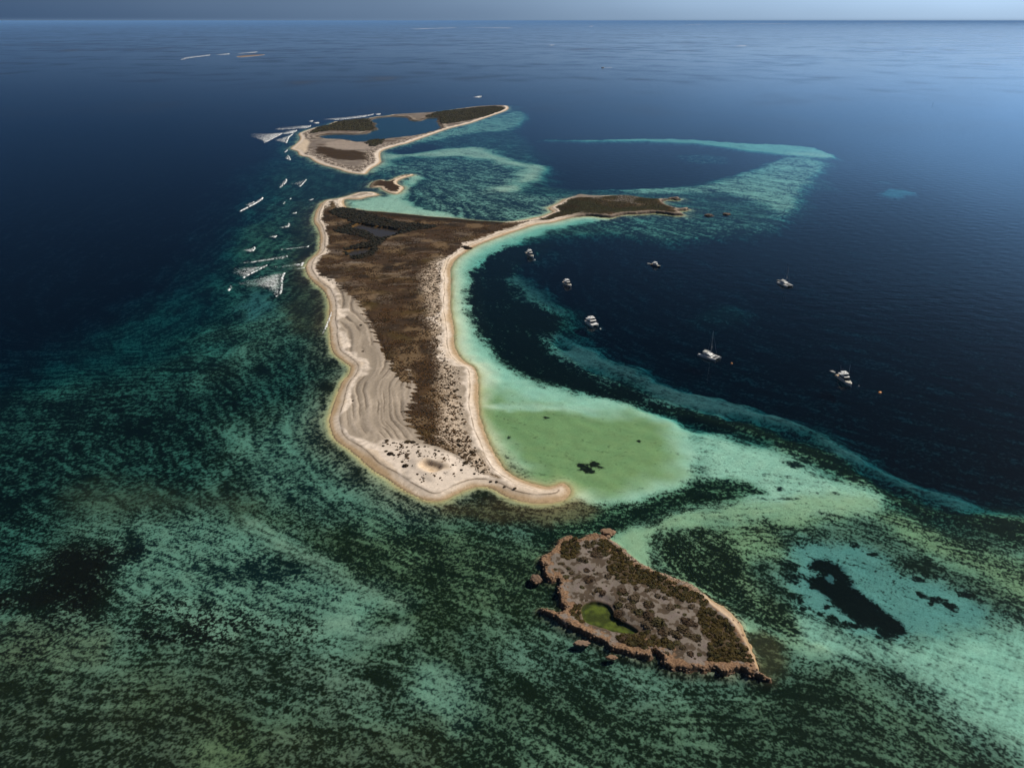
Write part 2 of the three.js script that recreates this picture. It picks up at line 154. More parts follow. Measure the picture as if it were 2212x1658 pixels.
  scrub: [-251.1,-1019.2, -233.4,-1037.5, -210.9,-992.8, -175.7,-975.8, -101.5,-947.4, -42.1,-926.5, -6.2,-920.4, 22.5,-928, 2.7,-898.4, -22.7,-863.7, -46.2,-828.2, -57.9,-783.8, -66.5,-735.8, -65,-666.4, -62.2,-618.7, -55,-576.5, -71,-538.9, -71.5,-487.3, -66.2,-452, -87.7,-500.1, -107.5,-557.2, -131.5,-626.2, -152.1,-666.4, -176.7,-692.8, -192.4,-730.8, -195.7,-778.2, -205.3,-844, -229.1,-913, -245.2,-975.8],
  scrubSouth: [-158.1,-672.6, -133.2,-693.2, -98.9,-704, -71.7,-693.2, -59.7,-591.5, -52.9,-512.7, -39.6,-465.8, -34.7,-425.5, -28.9,-398.9, -20.8,-378.6, -9.6,-356.4, -4.8,-344.3, -18.9,-354.6, -29,-367.2, -41.4,-378.6, -49.9,-384.5, -64.7,-416.3, -63.8,-435.1, -64.2,-457.8, -71.8,-482.5, -82.1,-506.4, -97,-539.2, -113.3,-591.5, -130,-629.8],
  duneSpeckle: [-89,-704, -71.9,-775.1, -62.8,-726.4, -61.9,-662.6, -56.2,-591.5, -51.9,-539.2, -46.7,-512.7, -37.8,-482.5, -34.1,-450, -29.6,-420.9, -24.8,-398.9, -18,-380.6, -9.7,-361.7, -3,-344.3, 8.7,-336.1, 2.4,-336.1, -9.3,-344.3, -23.7,-358.2, -34.3,-374.8, -45.3,-388.5, -45,-420.9, -51.2,-465.8, -55.4,-512.7, -65.9,-568.1, -75.4,-634.3],
  whiteSouth: [-75.3,-388.5, -59.8,-384.5, -44.4,-378.6, -29,-367.2, -18.9,-354.6, -4.8,-341, 10.4,-334.5, -9.3,-341, -22.9,-342.7, -35.8,-334.5, -44.6,-332.9, -52.8,-342.7, -61.9,-356.4, -71.1,-367.2, -74.2,-378.6],
  shingle: [-178.5,-693.2, -153.4,-672.6, -127,-629.8, -109.3,-583.5, -90.8,-532.4, -71.8,-482.5, -62.7,-450, -64.2,-420.9, -58.3,-388.5, -74.6,-390.6, -83.3,-394.7, -93.8,-396.8, -101.7,-416.3, -106.2,-444.9, -106.5,-476.9, -107.8,-497.3, -125.6,-525.7, -138.9,-568.1, -149.6,-616.5],
  hollow: [-50.4,-361.7, -44.8,-363.2, -38,-360.8, -35.8,-356.4, -40.1,-352, -47.6,-352.9],
  mangrove: [-232,-975.8, -218.3,-1001.4, -196,-984.2, -173,-959.4, -139.9,-920.4, -102.7,-905.6, -87.4,-891.3, -108.4,-877.3, -137.7,-844, -141.2,-812.9, -142.6,-772.7, -157.9,-756.5, -168.5,-772.7, -178.7,-801.1, -155.4,-831.3, -184.8,-857.1, -207.4,-877.3, -190.2,-913, -214.1,-943.5],
  brownPond: [-187.9,-891.3, -179.6,-913, -163.1,-898.4, -135,-884.2, -128,-870.5, -138.7,-850.5, -149.8,-847.3, -168.2,-877.3],
  brownPondSouth: [-173.3,-789.5, -163,-801.1, -150.4,-801.1, -150.6,-783.8, -165.5,-772.7],
  armScrub: [31.9,-939, 49.4,-974.1, 67.3,-1040.3, 90.4,-1049.1, 115.5,-1049.1, 142.4,-1064.2, 172,-1058.1, 188.2,-1049.1, 199.2,-1040.3, 201.7,-1006.2, 208.8,-974.1, 199.8,-963.8, 178.3,-974.1, 154,-967.9, 141.9,-964.9, 122.9,-951.2, 105,-956.2, 83.1,-956.2, 59.1,-939, 41.7,-929.3],
  armGrey: [70.5,-1052.1, 93.7,-1075.3, 107.3,-1069.1, 124.9,-1067.2, 119.9,-1043.2, 113.7,-1031.6, 103,-1049.1, 84.3,-1050.9],
  armGreyTwo: [139.3,-1070.3, 160.6,-1067.2, 172,-1058.1, 167.7,-1037.4, 159,-1020.2, 171.9,-1000.7, 159.5,-1006.2, 143.4,-1021.9, 120.5,-1025.8, 141.2,-1034.5, 140.9,-1052.1],
  whiteCove: [-227.3,-1046.9, -213.3,-1046.9, -208.7,-1001.4, -219.9,-1014.7],
  liSand: [-420.7,-1517, -431.1,-1622, -439.9,-1671, -423.7,-1638, -402.2,-1590, -392.4,-1531, -377.9,-1462.2, -386.4,-1442.7, -400.4,-1482.2],
  liScrubNorth: [-430.2,-1723, -437,-1827, -424.4,-1911, -404.2,-1955, -350.9,-1990, -322.8,-1900, -302.9,-1807, -312.4,-1760, -351.3,-1760, -396.5,-1778],
  liScrubEast: [-214.4,-1990, -194.7,-2141, -140.3,-2211, -51.5,-2291, -22.8,-2240, -33.8,-2155, -74,-2038, -123.5,-1933, -165,-1889, -179.6,-1967],
  liScrubSouth: [-370,-1531, -321,-1489, -256.3,-1449.2, -251.8,-1375.3, -302,-1375.3, -357.6,-1449.2],
  liScrubMid: [-293.7,-1622, -263.4,-1630, -261.5,-1560, -269.7,-1531],
  liPale: [-365.7,-1560, -350.6,-1614, -310.5,-1590, -278.9,-1560, -267.2,-1503, -304.4,-1489, -339.9,-1510],
  riThicketNE: [43.3,-278.2, 47.2,-282.4, 51.2,-282.4, 54.5,-277.2, 59,-272.1, 63.7,-269.1, 68.4,-266.1, 71.5,-262.2, 79.1,-256.6, 82.3,-251.1, 80,-249.3, 73.6,-251.1, 66.3,-254.7, 61.9,-258.4, 56.2,-262.2, 48.5,-262.2, 44.7,-267.1, 42.3,-272.1],
  riThicketNorth: [25,-293.4, 29.2,-294.6, 31.1,-292.3, 29.7,-282.4, 26.8,-279.3, 22.2,-281.4, 22.6,-286.8],
  riThicketTop: [41.6,-293.4, 45,-292.9, 48.5,-287.9, 50,-283.5, 43.3,-283.5, 39.3,-284.6],
  riThicketSE: [77,-246.6, 80.8,-247.5, 84.2,-244, 87.2,-238.9, 88.6,-233.1, 90.4,-224.4, 90.9,-218.3, 85,-219.1, 76.2,-217.6, 74.8,-223.6, 77.7,-229.1, 75.3,-233.9, 75.4,-239.7],
  riThicketSW: [41.6,-231.9, 50.7,-233.9, 55.3,-233.5, 56,-230.7, 61.5,-229.1, 62.1,-225.9, 56.9,-225.9, 49.3,-225.2, 42.9,-228.3],
  riThicketPond: [24,-247.5, 28.4,-250.2, 27.9,-243.1, 28.8,-239.7, 25.4,-242.3],
  waveFan: [-255.5,-681.9, -249.5,-695.3, -237.1,-704.9, -231.5,-714.6, -222.9,-716.4, -218.6,-717.3, -217.8,-707.5, -213.9,-690.2, -208.9,-670.4, -206,-656.2, -207.7,-646.3, -213.5,-654.7, -221.6,-667.2, -232.6,-673.7, -243.7,-676.9, -253.5,-680.2],
  waveTwin: [-271.1,-718.3, -271.6,-733, -262.7,-737.7, -252.3,-739.7, -243.2,-742.5, -247,-727.4, -250.7,-712.9, -254,-699.6, -259.6,-707.5, -268.1,-715.5],
  waveLong: [-275,-750.3, -265.7,-756.2, -256.5,-763.2, -246.9,-769.3, -239.2,-774.4, -232.7,-776.9, -231.1,-769.9, -240.1,-765.2, -249.9,-759.8, -258.3,-754.2, -264.3,-751.7],
  waveInner: [-237.5,-735.9, -228.3,-742.5, -218.5,-747.4, -209.8,-752.6, -208.7,-739.1, -216.5,-739.7, -226.8,-736.8],
  waveThin: [-214.2,-732.6, -209.5,-733.8, -205.3,-736.4, -204.8,-732.3, -213,-730.2],
  waveCurl: [-287.7,-795.2, -282.8,-802.2, -279.1,-805.5, -277.2,-811.1, -274.5,-806.6, -272.9,-793, -280.1,-793.5],
  waveTip: [-256.9,-662.2, -258.1,-671.2, -257.9,-676.6, -255,-672, -254.5,-664.8, -255.5,-661.7],
  waveFaint: [-249.8,-800.4, -239.5,-806.2, -229.3,-812.9, -220,-816.5, -219,-811.1, -228.1,-808, -238.5,-802.2],
  waveShore: [-147.4,-557.2, -148.2,-567.3, -149.3,-579.6, -150.8,-593.6, -151,-609.7, -148.4,-594.3, -147.7,-578.3, -146.9,-564.3],
  waveOuter: [-348.6,-987.6, -347.8,-1028.3, -344.1,-1066.2, -339.6,-1053.6, -341.9,-1015.6, -345.6,-984.2],
  waveOuterSplash: [-352.6,-1017.4, -351.2,-1032.9, -345.8,-1041.3, -346.1,-1022.8],
  waveHook: [-340.6,-1141.2, -347.1,-1173.1, -347.5,-1205.4, -340,-1178.9, -337.5,-1147.9, -337.9,-1136.8],
  waveWedge: [-331.2,-1165, -323.5,-1182.5, -314.7,-1201.7, -311.1,-1159.2, -310.8,-1142.3, -319.3,-1157],
  waveFin: [-401.3,-1396.5, -405.2,-1432.8, -394.4,-1407.8, -386.2,-1380.6, -393.9,-1385.3],
  waveChip: [-421.7,-1472.6, -425.2,-1503, -420.4,-1490.6, -418.8,-1469.1],
  waveBig: [-548.4,-1684, -558.7,-1734, -527.2,-1727, -505,-1739, -494.4,-1729, -493.2,-1662, -492.4,-1606, -497.4,-1597, -512.7,-1629],
  waveBigEast: [-486.5,-1625, -479.1,-1666, -469.9,-1727, -464.8,-1673, -451.9,-1608, -447.7,-1583, -465.1,-1604],
  waveBack: [-532.1,-1799, -526.4,-1841, -499.4,-1855, -467.2,-1874, -465,-1825, -488.4,-1812, -514.9,-1799],
  waveMiddle: [-500.5,-1731, -496.9,-1768, -478.2,-1789, -473.9,-1748, -488.4,-1724],
  waveDash: [-492.9,-1953, -489.7,-1965, -483.6,-1965, -481.1,-1944, -487.2,-1944],
  waveDashEast: [-475.2,-1923, -469.4,-1932, -461,-1929, -457.7,-1908, -467.5,-1908],
  waveRidge: [-468.4,-1999, -429.1,-2031, -392.3,-2075, -358.7,-2113, -373.1,-2051, -400.1,-2015, -433.4,-1980],
  waveRidgeEnd: [-357.7,-2102, -352.6,-2123, -343.2,-2120, -343.3,-2088],
  waveSmile: [-274.5,-853.8, -269.5,-861, -265.8,-861, -265.7,-850.5, -270.1,-851.2],
  waveFoot: [-274.3,-897, -268.5,-907.8, -267.9,-918.9, -263.3,-901.3, -269.1,-897],
  waveSpeck: [-279.1,-970.8, -276.2,-975.8, -273.6,-976.7, -272.4,-968.4, -276,-967.5],
  waveBit: [-304.9,-1026.5, -305.4,-1035.7, -303.9,-1037.5, -302.8,-1028.3],
  waveBitNorth: [-303,-1054.6, -303.6,-1061.3, -301.9,-1060.3, -301.4,-1054.6],
  waveGap: [-276.7,-1050.7, -274.5,-1058.4, -270.4,-1056.5, -272,-1049.8, -274.6,-1047.9],
  waveTipEast: [-127.7,-2596, -114.2,-2634, -98.7,-2639, -100,-2596, -114.6,-2586],
  reefLineA: [-2085,-5238, -2167,-5541, -2172,-5763, -2155,-5962, -2106,-5802, -2103,-5577, -2086,-5369, -2048,-5175],
  reefLineB: [-2117,-5962, -2122,-6131, -2086,-6175, -2037,-6003, -2067,-5921],
  reefLineC: [-2035,-6175, -2038,-6403, -1989,-6548, -1953,-6356, -1980,-6219],
  horizonReefA: [-3044,-24399, -2903,-25818, -2483,-27413, -2009,-29216, -1885,-27413, -2340,-25818, -2671,-23746],
  horizonReefB: [-1769,-29216, -892.7,-29216, -92.6,-28286, -87.1,-26592, -837.8,-27413],
  horizonReefC: [8195,-41478, 11338,-54063, 13771,-61524, 12075,-54063, 10114,-48213],
  horizonReefD: [12958,-54063, 17992,-66082, 23121,-71368, 19936,-61524, 15674,-57553],
  horizonReefE: [27169,-66082, 33786,-77573, 43183,-93891, 35686,-77573, 28788,-66082],
  horizonReefF: [48675,-84956, 55193,-93891, 63155,-104923, 51149,-84956, 45611,-77573],
  horizonReefG: [3098,-34960, 3496,-37942, 3492,-36390, 3100,-33638],
  farStreak: [2102,-7993, 2197,-8142, 2264,-8142, 2219,-7993, 2138,-7920],
  wakeFoam: [345.8,-8376, 395.7,-8458, 426.5,-8376, 384.6,-8219],
  riBeach: [81.2,-257.5, 87.7,-250.6, 93,-240.6, 94.5,-229.9, 94.3,-218.3, 93.7,-212.5, 92,-216.1, 91.5,-224.4, 90.6,-233.9, 88,-242.3, 82.8,-250.6],
  riNorthShore: [44.3,-299.2, 50.4,-292.3, 55.4,-283.5, 61,-276.1, 69.1,-270.1, 78.1,-263.7, 82.5,-257.5, 80.8,-255.6, 74,-262.2, 67.2,-267.1, 59.7,-272.6, 53.5,-279.3, 48.6,-288.4],
  bigBushC1: [-53.1,-807, -47.9,-814.2, -43.5,-805.8, -47.7,-795.3, -51.7,-796.4],
  oliveBottom: [-219,-215.3, -173.2,-214.1, -138.8,-217.7, -112.8,-221.3, -72.5,-206.1, -36.2,-196.4, -10.3,-182.4, 13.4,-169.7, 12.2,-145.9, -171.3,-145.9],
  oliveMid: [-130.6,-325.1, -96.4,-308.6, -48.4,-297.1, -14.2,-293.4, 13.6,-286.2, 12.2,-247.9, -11.9,-227.6, -2.4,-209.5, -20.5,-215.3, -45.2,-231.5, -77.3,-272.5, -110.7,-297.1],
  coralHeads: [-154.4,-253.8, -123,-250.8, -101.3,-245.1, -80.3,-239.5, -80.3,-231.5, -108.5,-236.8, -111.1,-230.2, -140.7,-245.1],
  coveShore: [-208.3,-994.5, -197.2,-991, -157.1,-977.5, -98.4,-953, -42.4,-934.1, -13.4,-928, -13.2,-909.3, -59.2,-913, -114.8,-935.7, -172.3,-955.4, -203.8,-975.8],
  westSlope: [-371.2,-419, -342.4,-465.6, -333.1,-543.9, -323.7,-634.8, -333,-763.7, -374.8,-947.1, -439,-1228.7, -499.8,-1580, -502.1,-1878, -329.1,-1646, -262.8,-1086.9, -200.9,-763.7, -150.6,-578.5, -195.1,-488.2, -229.1,-419, -270.2,-345.5, -298.3,-300.8],
};
const SHRUB_SPOTS = [[32.0,-278.2,2.0], [33.8,-265.1,2.1], [32.8,-271.6,1.6], [29.2,-267.1,1.3], [29.9,-260.3,1.1], [36.5,-269.1,0.9], [36.0,-271.6,0.7], [37.5,-269.9,0.5], [41.7,-267.1,1.8], [38.8,-263.2,0.5], [42.2,-257.5,0.6], [40.4,-261.1,0.5], [52.9,-259.4,1.3], [57.5,-258.4,1.4], [46.6,-257.5,2.2], [51.0,-252.9,2.4], [56.7,-249.7,2.0], [36.7,-258.4,1.8], [38.4,-256.6,1.6], [46.0,-252.7,1.6], [44.4,-249.3,1.8], [48.5,-248.4,2.1], [51.7,-244.9,2.4], [55.7,-243.1,2.4], [43.8,-244.9,2.1], [45.2,-241.4,1.5], [61.3,-254.7,1.6], [64.1,-253.3,1.2], [65.5,-247.5,1.8], [68.1,-248.4,1.5], [70.2,-243.1,0.9], [68.0,-244.4,0.7], [74.3,-248.4,1.5], [71.1,-238.9,2.4], [68.0,-235.6,2.4], [64.4,-232.3,2.3], [61.2,-233.9,2.6], [58.6,-238.9,2.7], [54.7,-237.2,2.4], [26.1,-270.1,1.3], [23.4,-267.1,1.6], [27.2,-266.1,1.0], [22.2,-270.1,1.0], [19.1,-272.1,0.8], [25.0,-273.1,1.0], [21.9,-276.1,1.3], [32.1,-264.1,0.8], [34.6,-256.6,0.9], [31.2,-252.9,0.7], [29.3,-253.3,0.5], [37.8,-282.4,2.4], [35.3,-284.6,1.0], [41.8,-282.4,1.7], [68.2,-222.1,1.6], [71.6,-222.1,1.0], [59.1,-222.1,1.1], [65.9,-225.2,1.4], [64.1,-227.5,1.7], [72.1,-229.9,2.0], [69.5,-231.5,1.8], [56.6,-227.5,1.4], [51.9,-227.1,1.4], [47.4,-227.5,1.7], [43.7,-229.9,2.0], [72.6,-226.7,0.7], [69.4,-219.8,0.6], [35.0,-289.0,2.1], [37.9,-291.2,1.5], [34.6,-292.3,1.2], [38.2,-286.8,1.4]];
const BUSH_SPOTS = [[-72.0,-386.5,1.4], [-67.9,-371.9,2.3], [-70.7,-374.8,1.2], [-65.8,-370.6,1.2], [-57.6,-359.1,2.1], [-60.1,-363.6,0.9], [-59.8,-384.5,2.4], [-56.8,-384.1,2.0], [-54.0,-381.6,1.2], [-22.6,-373.8,1.9], [-25.3,-361.7,1.9], [-25.4,-391.6,1.2], [-39.8,-382.5,1.6], [-37.6,-452.6,1.6], [-20.1,-351.1,0.7], [-11.2,-344.7,1.1], [-8.0,-344.3,0.9], [-63.0,-378.6,1.0], [-58.8,-369.1,1.2], [-58.1,-374.8,1.0], [-52.7,-378.6,0.8], [-49.3,-379.0,1.0], [-67.6,-383.5,0.9], [-73.1,-380.6,0.8], [-36.4,-376.7,1.0], [-43.0,-374.8,0.8], [-38.7,-369.1,0.8], [-27.3,-354.6,0.7], [-32.2,-358.2,0.7], [-71.7,-571.8,1.9], [-85.7,-645.8,1.8], [-109.1,-519.1,1.3], [-77.8,-474.1,1.6], [-68.2,-472.7,1.4], [-75.1,-471.3,1.2], [-119.8,-571.8,1.6], [-101.1,-438.7,0.7], [-41.0,-373.8,0.9], [-29.2,-371.9,1.2], [-16.0,-352.9,0.7], [-3.8,-339.4,0.7], [1.5,-336.9,0.8], [-48.2,-804.0,5.5], [-50.6,-805.8,4.5], [-45.8,-804.6,4.0]];
// how the currents run over the reef: x, z, direction
const FLOW = [[-91, -286, 0.62], [-14, -205, 0.67], [-135, -255, 0.34], [-145, -376, 1.14], [-188, -288, 0.31], [-273, -456, -0.08], [-98, -312, 0.66], [-56, -325, 0.55], [-107, -215, 0.24], [-142, -196, 0.12], [-72, -185, 0.14], [-37, -238, 0.38], [67, -287, 1.49], [94, -251, 0.74], [169, -299, 0.61], [137, -205, 0.93], [64, -322, -0.52], [137, -336, -0.17], [95, -201, -0.23], [108, -176, 0.53], [157, -378, 0.74], [-34, -705, 1.70], [-21, -548, 1.28], [36, -318, 0.13], [-124, -424, 1.37], [-90, -363, 0.87], [-49, -323, 0.58], [-216, -613, 1.83], [-299, -989, 1.65], [170, -1191, 0.52]];

// A closed outline rounded by a Catmull-Rom spline, with its bounding box.
function rounded(flat, steps) {
  const n = flat.length / 2, out = [];
  for (let i = 0; i < n; i++) {
    const P = (k) => { const q = ((i + k) % n + n) % n; return [flat[q * 2], flat[q * 2 + 1]]; };
    const [a, b, c, d] = [P(-1), P(0), P(1), P(2)];
    for (let s = 0; s < steps; s++) {
      const t = s / steps, t2 = t * t, t3 = t2 * t;
      for (let k = 0; k < 2; k++) out.push(0.5 * (2 * b[k] + (c[k] - a[k]) * t + (2 * a[k] - 5 * b[k] + 4 * c[k] - d[k]) * t2 + (3 * b[k] - a[k] - 3 * c[k] + d[k]) * t3));
    }
  }
  return shapeOf(out);
}
function shapeOf(p) {
  let x0 = 1e9, x1 = -1e9, z0 = 1e9, z1 = -1e9;
  for (let i = 0; i < p.length; i += 2) { x0 = Math.min(x0, p[i]); x1 = Math.max(x1, p[i]); z0 = Math.min(z0, p[i + 1]); z1 = Math.max(z1, p[i + 1]); }
  return { p: Float64Array.from(p), x0, x1, z0, z1 };
}
function inside(s, x, z, far = 60) {                      // signed distance to an outline, positive inside, no less than -far
  if (x < s.x0 - far || x > s.x1 + far || z < s.z0 - far || z > s.z1 + far) return -far;
  const p = s.p, n = p.length; let best = 1e18, odd = false, ax = p[n - 2], az = p[n - 1];
  for (let i = 0; i < n; i += 2) {
    const bx = p[i], bz = p[i + 1], ex = bx - ax, ez = bz - az, wx = x - ax, wz = z - az;
    let t = (wx * ex + wz * ez) / (ex * ex + ez * ez + 1e-12); t = t < 0 ? 0 : t > 1 ? 1 : t;
    const qx = wx - ex * t, qz = wz - ez * t, q = qx * qx + qz * qz;
    if (q < best) best = q;
    if ((az > z) !== (bz > z) && x < ax + (z - az) / (bz - az) * ex) odd = !odd;
    ax = bx; az = bz;
  }
  const d = Math.sqrt(best);
  return odd ? d : -Math.min(far, d);
}
const S = {};
for (const k in OUTLINE) S[k] = rounded(OUTLINE[k], /Island|smallIslet|pond|lagoon$/.test(k) ? 3 : 2);

class Grid {                                             // fields on a regular grid over the sea plane
  constructor(x0, z0, x1, z1, cell) { this.x0 = x0; this.z0 = z0; this.cell = cell; this.nx = Math.ceil((x1 - x0) / cell) + 1; this.nz = Math.ceil((z1 - z0) / cell) + 1; this.f = {}; }
  fill(name, fn) { const a = this.f[name] = new Float32Array(this.nx * this.nz); for (let j = 0; j < this.nz; j++) for (let i = 0; i < this.nx; i++) a[j * this.nx + i] = fn(this.x0 + i * this.cell, this.z0 + j * this.cell); return a; }
  zone(name, shape, far = 40) { return this.fill(name, (x, z) => inside(shape, x, z, far)); }
  at(x, z) {                                             // prepares a lookup; get() then reads fields there
    const u = clamp((x - this.x0) / this.cell, 0, this.nx - 1.001), v = clamp((z - this.z0) / this.cell, 0, this.nz - 1.001);
    const i = u | 0, j = v | 0; this.k = j * this.nx + i; this.u = u - i; this.v = v - j;
  }
  get(a) { const k = this.k, n = this.nx, p = a[k] + (a[k + 1] - a[k]) * this.u, q = a[k + n] + (a[k + n + 1] - a[k + n]) * this.u; return p + (q - p) * this.v; }
}

// ---------------------------------------------------------------- coasts
const coast = {
  long: (x, z) => { const d = inside(S.longIsland, x, z); return d + 0.7 * noise(x / 9, z / 9) + 0.4 * noise(x / 3, z / 3); },
  rock: (x, z) => { const d = inside(S.rockIsland, x, z, 30); return d + 0.7 * noise(x / 3.1, z / 3.1) + 0.5 * noise(x / 1.2, z / 1.2); },
  far: (x, z) => inside(S.lagoonIsland, x, z, 60) + 1.2 * noise(x / 14, z / 14),
  small: (x, z) => inside(S.smallIslet, x, z, 60) + 0.8 * noise(x / 8, z / 8),
  cay: (x, z) => inside(S.cay, x, z, 60),
};

// ---------------------------------------------------------------- seabed
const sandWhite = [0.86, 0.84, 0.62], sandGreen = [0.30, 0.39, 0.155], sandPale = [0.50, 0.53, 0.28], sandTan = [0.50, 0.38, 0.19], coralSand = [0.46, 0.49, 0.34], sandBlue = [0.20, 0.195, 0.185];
const weedDeep = [0.006, 0.009, 0.012], weedDark = [0.012, 0.010, 0.006], weedGreen = [0.014, 0.017, 0.008], weedBrown = [0.040, 0.026, 0.012], weedTeal = [0.010, 0.018, 0.016];
// outline, feather in metres, depth, share of bare sand, sand, weed, softness of the patches, strength
const LAYERS = [
  ['westSlope', 55, 4.2, 0.20, coralSand, weedTeal, 0.6, 0.85],
  ['shelf', 40, 1.8, 0.3, coralSand, weedGreen, 0.42, 1],
  ['oliveBottom', 26, 1.3, 0.26, [0.33, 0.33, 0.17], [0.020, 0.017, 0.007], 0.5, 0.9],
  ['oliveMid', 18, 1.5, 0.22, [0.34, 0.36, 0.19], [0.014, 0.018, 0.006], 0.42, 0.85],
  ['westDark', 34, 3.0, 0.15, coralSand, weedDark, 0.45, 0.9],
  ['westMud', 14, 1.8, 0.36, [0.30, 0.27, 0.16], weedBrown, 0.6, 0.8],
  ['midTeal', 16, 1.9, 0.42, coralSand, weedTeal, 0.36, 0.8],
  ['deepGreen', 16, 1.5, 0.20, sandPale, weedGreen, 0.4, 0.9],
  ['coralBright', 14, 1.8, 0.56, coralSand, weedTeal, 0.34, 0.9],
  ['streakTwo', 6, 1.3, 0.70, coralSand, weedGreen, 0.45, 0.7],
  ['coralPale', 6, 1.6, 0.80, [0.46, 0.47, 0.33], weedTeal, 0.4, 0.8],
  ['darkPatch', 11, 1.5, 0.10, coralSand, [0.012, 0.008, 0.004], 0.14, 0.97],
  ['darkPatchLow', 5, 1.5, 0.12, coralSand, weedDark, 0.12, 0.95],
  ['coralHeads', 8, 1.5, 0.46, coralSand, weedDark, 0.10, 0.9],
  ['plates', 9, 1.1, 0.52, [0.22, 0.23, 0.13], weedDark, 0.3, 0.8],
  ['bottomDark', 22, 1.2, 0.12, coralSand, weedGreen, 0.55, 0.85],
  ['bottomDarkTwo', 14, 1.2, 0.14, coralSand, weedGreen, 0.55, 0.8],
  ['midDark', 12, 1.3, 0.22, coralSand, weedGreen, 0.5, 0.8],
  ['brightStreak', 7, 1.8, 0.62, coralSand, weedTeal, 0.4, 0.9],
  ['olivePatch', 7, 1.4, 0.50, [0.32, 0.32, 0.16], weedGreen, 0.45, 0.8],
  ['westGreen', 24, 1.9, 0.30, [0.36, 0.36, 0.2], weedGreen, 0.6, 0.8],
  ['westTeal', 12, 2.4, 0.50, [0.34, 0.36, 0.32], weedTeal, 0.6, 0.9],
  ['westBrown', 10, 1.3, 0.22, [0.26, 0.2, 0.1], weedBrown, 0.4, 0.9],
  ['gapBrown', 26, 2.0, 0.24, [0.26, 0.22, 0.15], weedBrown, 0.5, 0.85],
  ['northMottle', 20, 1.0, 0.36, sandWhite, weedTeal, 0.28, 0.9],
  ['farStrip', 16, 0.8, 0.62, sandWhite, weedTeal, 0.3, 0.95],
  ['farPool', 14, 4.0, 0.05, sandWhite, weedTeal, 0.2, 0.9],
  ['arcSand', 20, 0.55, 0.82, sandWhite, weedTeal, 0.36, 0.95],
  ['coveSand', 9, 0.74, 0.92, sandWhite, weedTeal, 0.2, 1],
  ['reefArc', 13, 0.7, 0.86, sandWhite, weedTeal, 0.36, 0.95],
  ['reefMottle', 16, 1.0, 0.56, sandWhite, weedTeal, 0.3, 0.95],
  ['reefPatch', 16, 1.98, 0.42, sandWhite, weedTeal, 0.2, 0.8],
  ['headReef', 14, 1.74, 0.26, sandWhite, weedTeal, 0.3, 0.9],
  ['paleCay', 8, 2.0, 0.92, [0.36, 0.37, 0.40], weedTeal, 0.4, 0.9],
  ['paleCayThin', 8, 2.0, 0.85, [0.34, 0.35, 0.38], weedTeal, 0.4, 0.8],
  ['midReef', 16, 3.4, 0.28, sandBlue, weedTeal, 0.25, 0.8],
  ['farShoal', 60, 2.4, 0.5, sandWhite, weedTeal, 0.3, 0.6],
  ['bayWeed', 4, 2.6, 0.02, sandWhite, weedDark, 0.12, 0.97],
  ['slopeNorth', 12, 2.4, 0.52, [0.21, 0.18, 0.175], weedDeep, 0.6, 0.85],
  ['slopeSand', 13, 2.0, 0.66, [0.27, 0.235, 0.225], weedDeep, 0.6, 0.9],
  ['edgeWeed', 8, 1.8, 0.16, sandPale, weedGreen, 0.16, 0.95],
  ['baySand', 8, 1.45, 0.97, sandWhite, weedDark, 0.12, 1],
  ['flats', 11, 1.5, 0.82, sandWhite, weedTeal, 0.3, 0.95],
  ['greenLagoon', 14, 0.8, 0.955, sandGreen, weedGreen, 0.26, 0.95],
  ['greenStreak', 4, 1.2, 0.985, sandWhite, weedGreen, 0.2, 0.75],
  ['eastMottle', 10, 1.3, 0.50, sandPale, weedGreen, 0.3, 0.9],
  ['channelWeed', 6, 2.1, 0.14, sandPale, weedGreen, 0.22, 0.95],
  ['seSand', 12, 1.9, 0.8, sandWhite, weedTeal, 0.5, 0.95],
  ['seDark', 8, 1.6, 0.24, [0.4, 0.44, 0.27], weedGreen, 0.42, 0.9],
  ['eastWeed', 7, 1.4, 0.24, sandPale, weedGreen, 0.22, 0.95],
  ['tongue', 7, 1.0, 0.92, [0.50, 0.56, 0.34], weedGreen, 0.2, 0.9],
  ['bluePool', 8, 2.7, 0.86, [0.50, 0.48, 0.40], weedDark, 0.2, 0.9],
  ['weedHorse', 2.2, 2.9, 0.015, sandBlue, weedDark, 0.12, 1],
  ['brownTip', 4, 1.0, 0.14, [0.4, 0.34, 0.16], [0.05, 0.04, 0.02], 0.4, 0.9],
  ['spitTail', 5, 0.9, 0.16, sandTan, weedBrown, 0.5, 0.92],
];
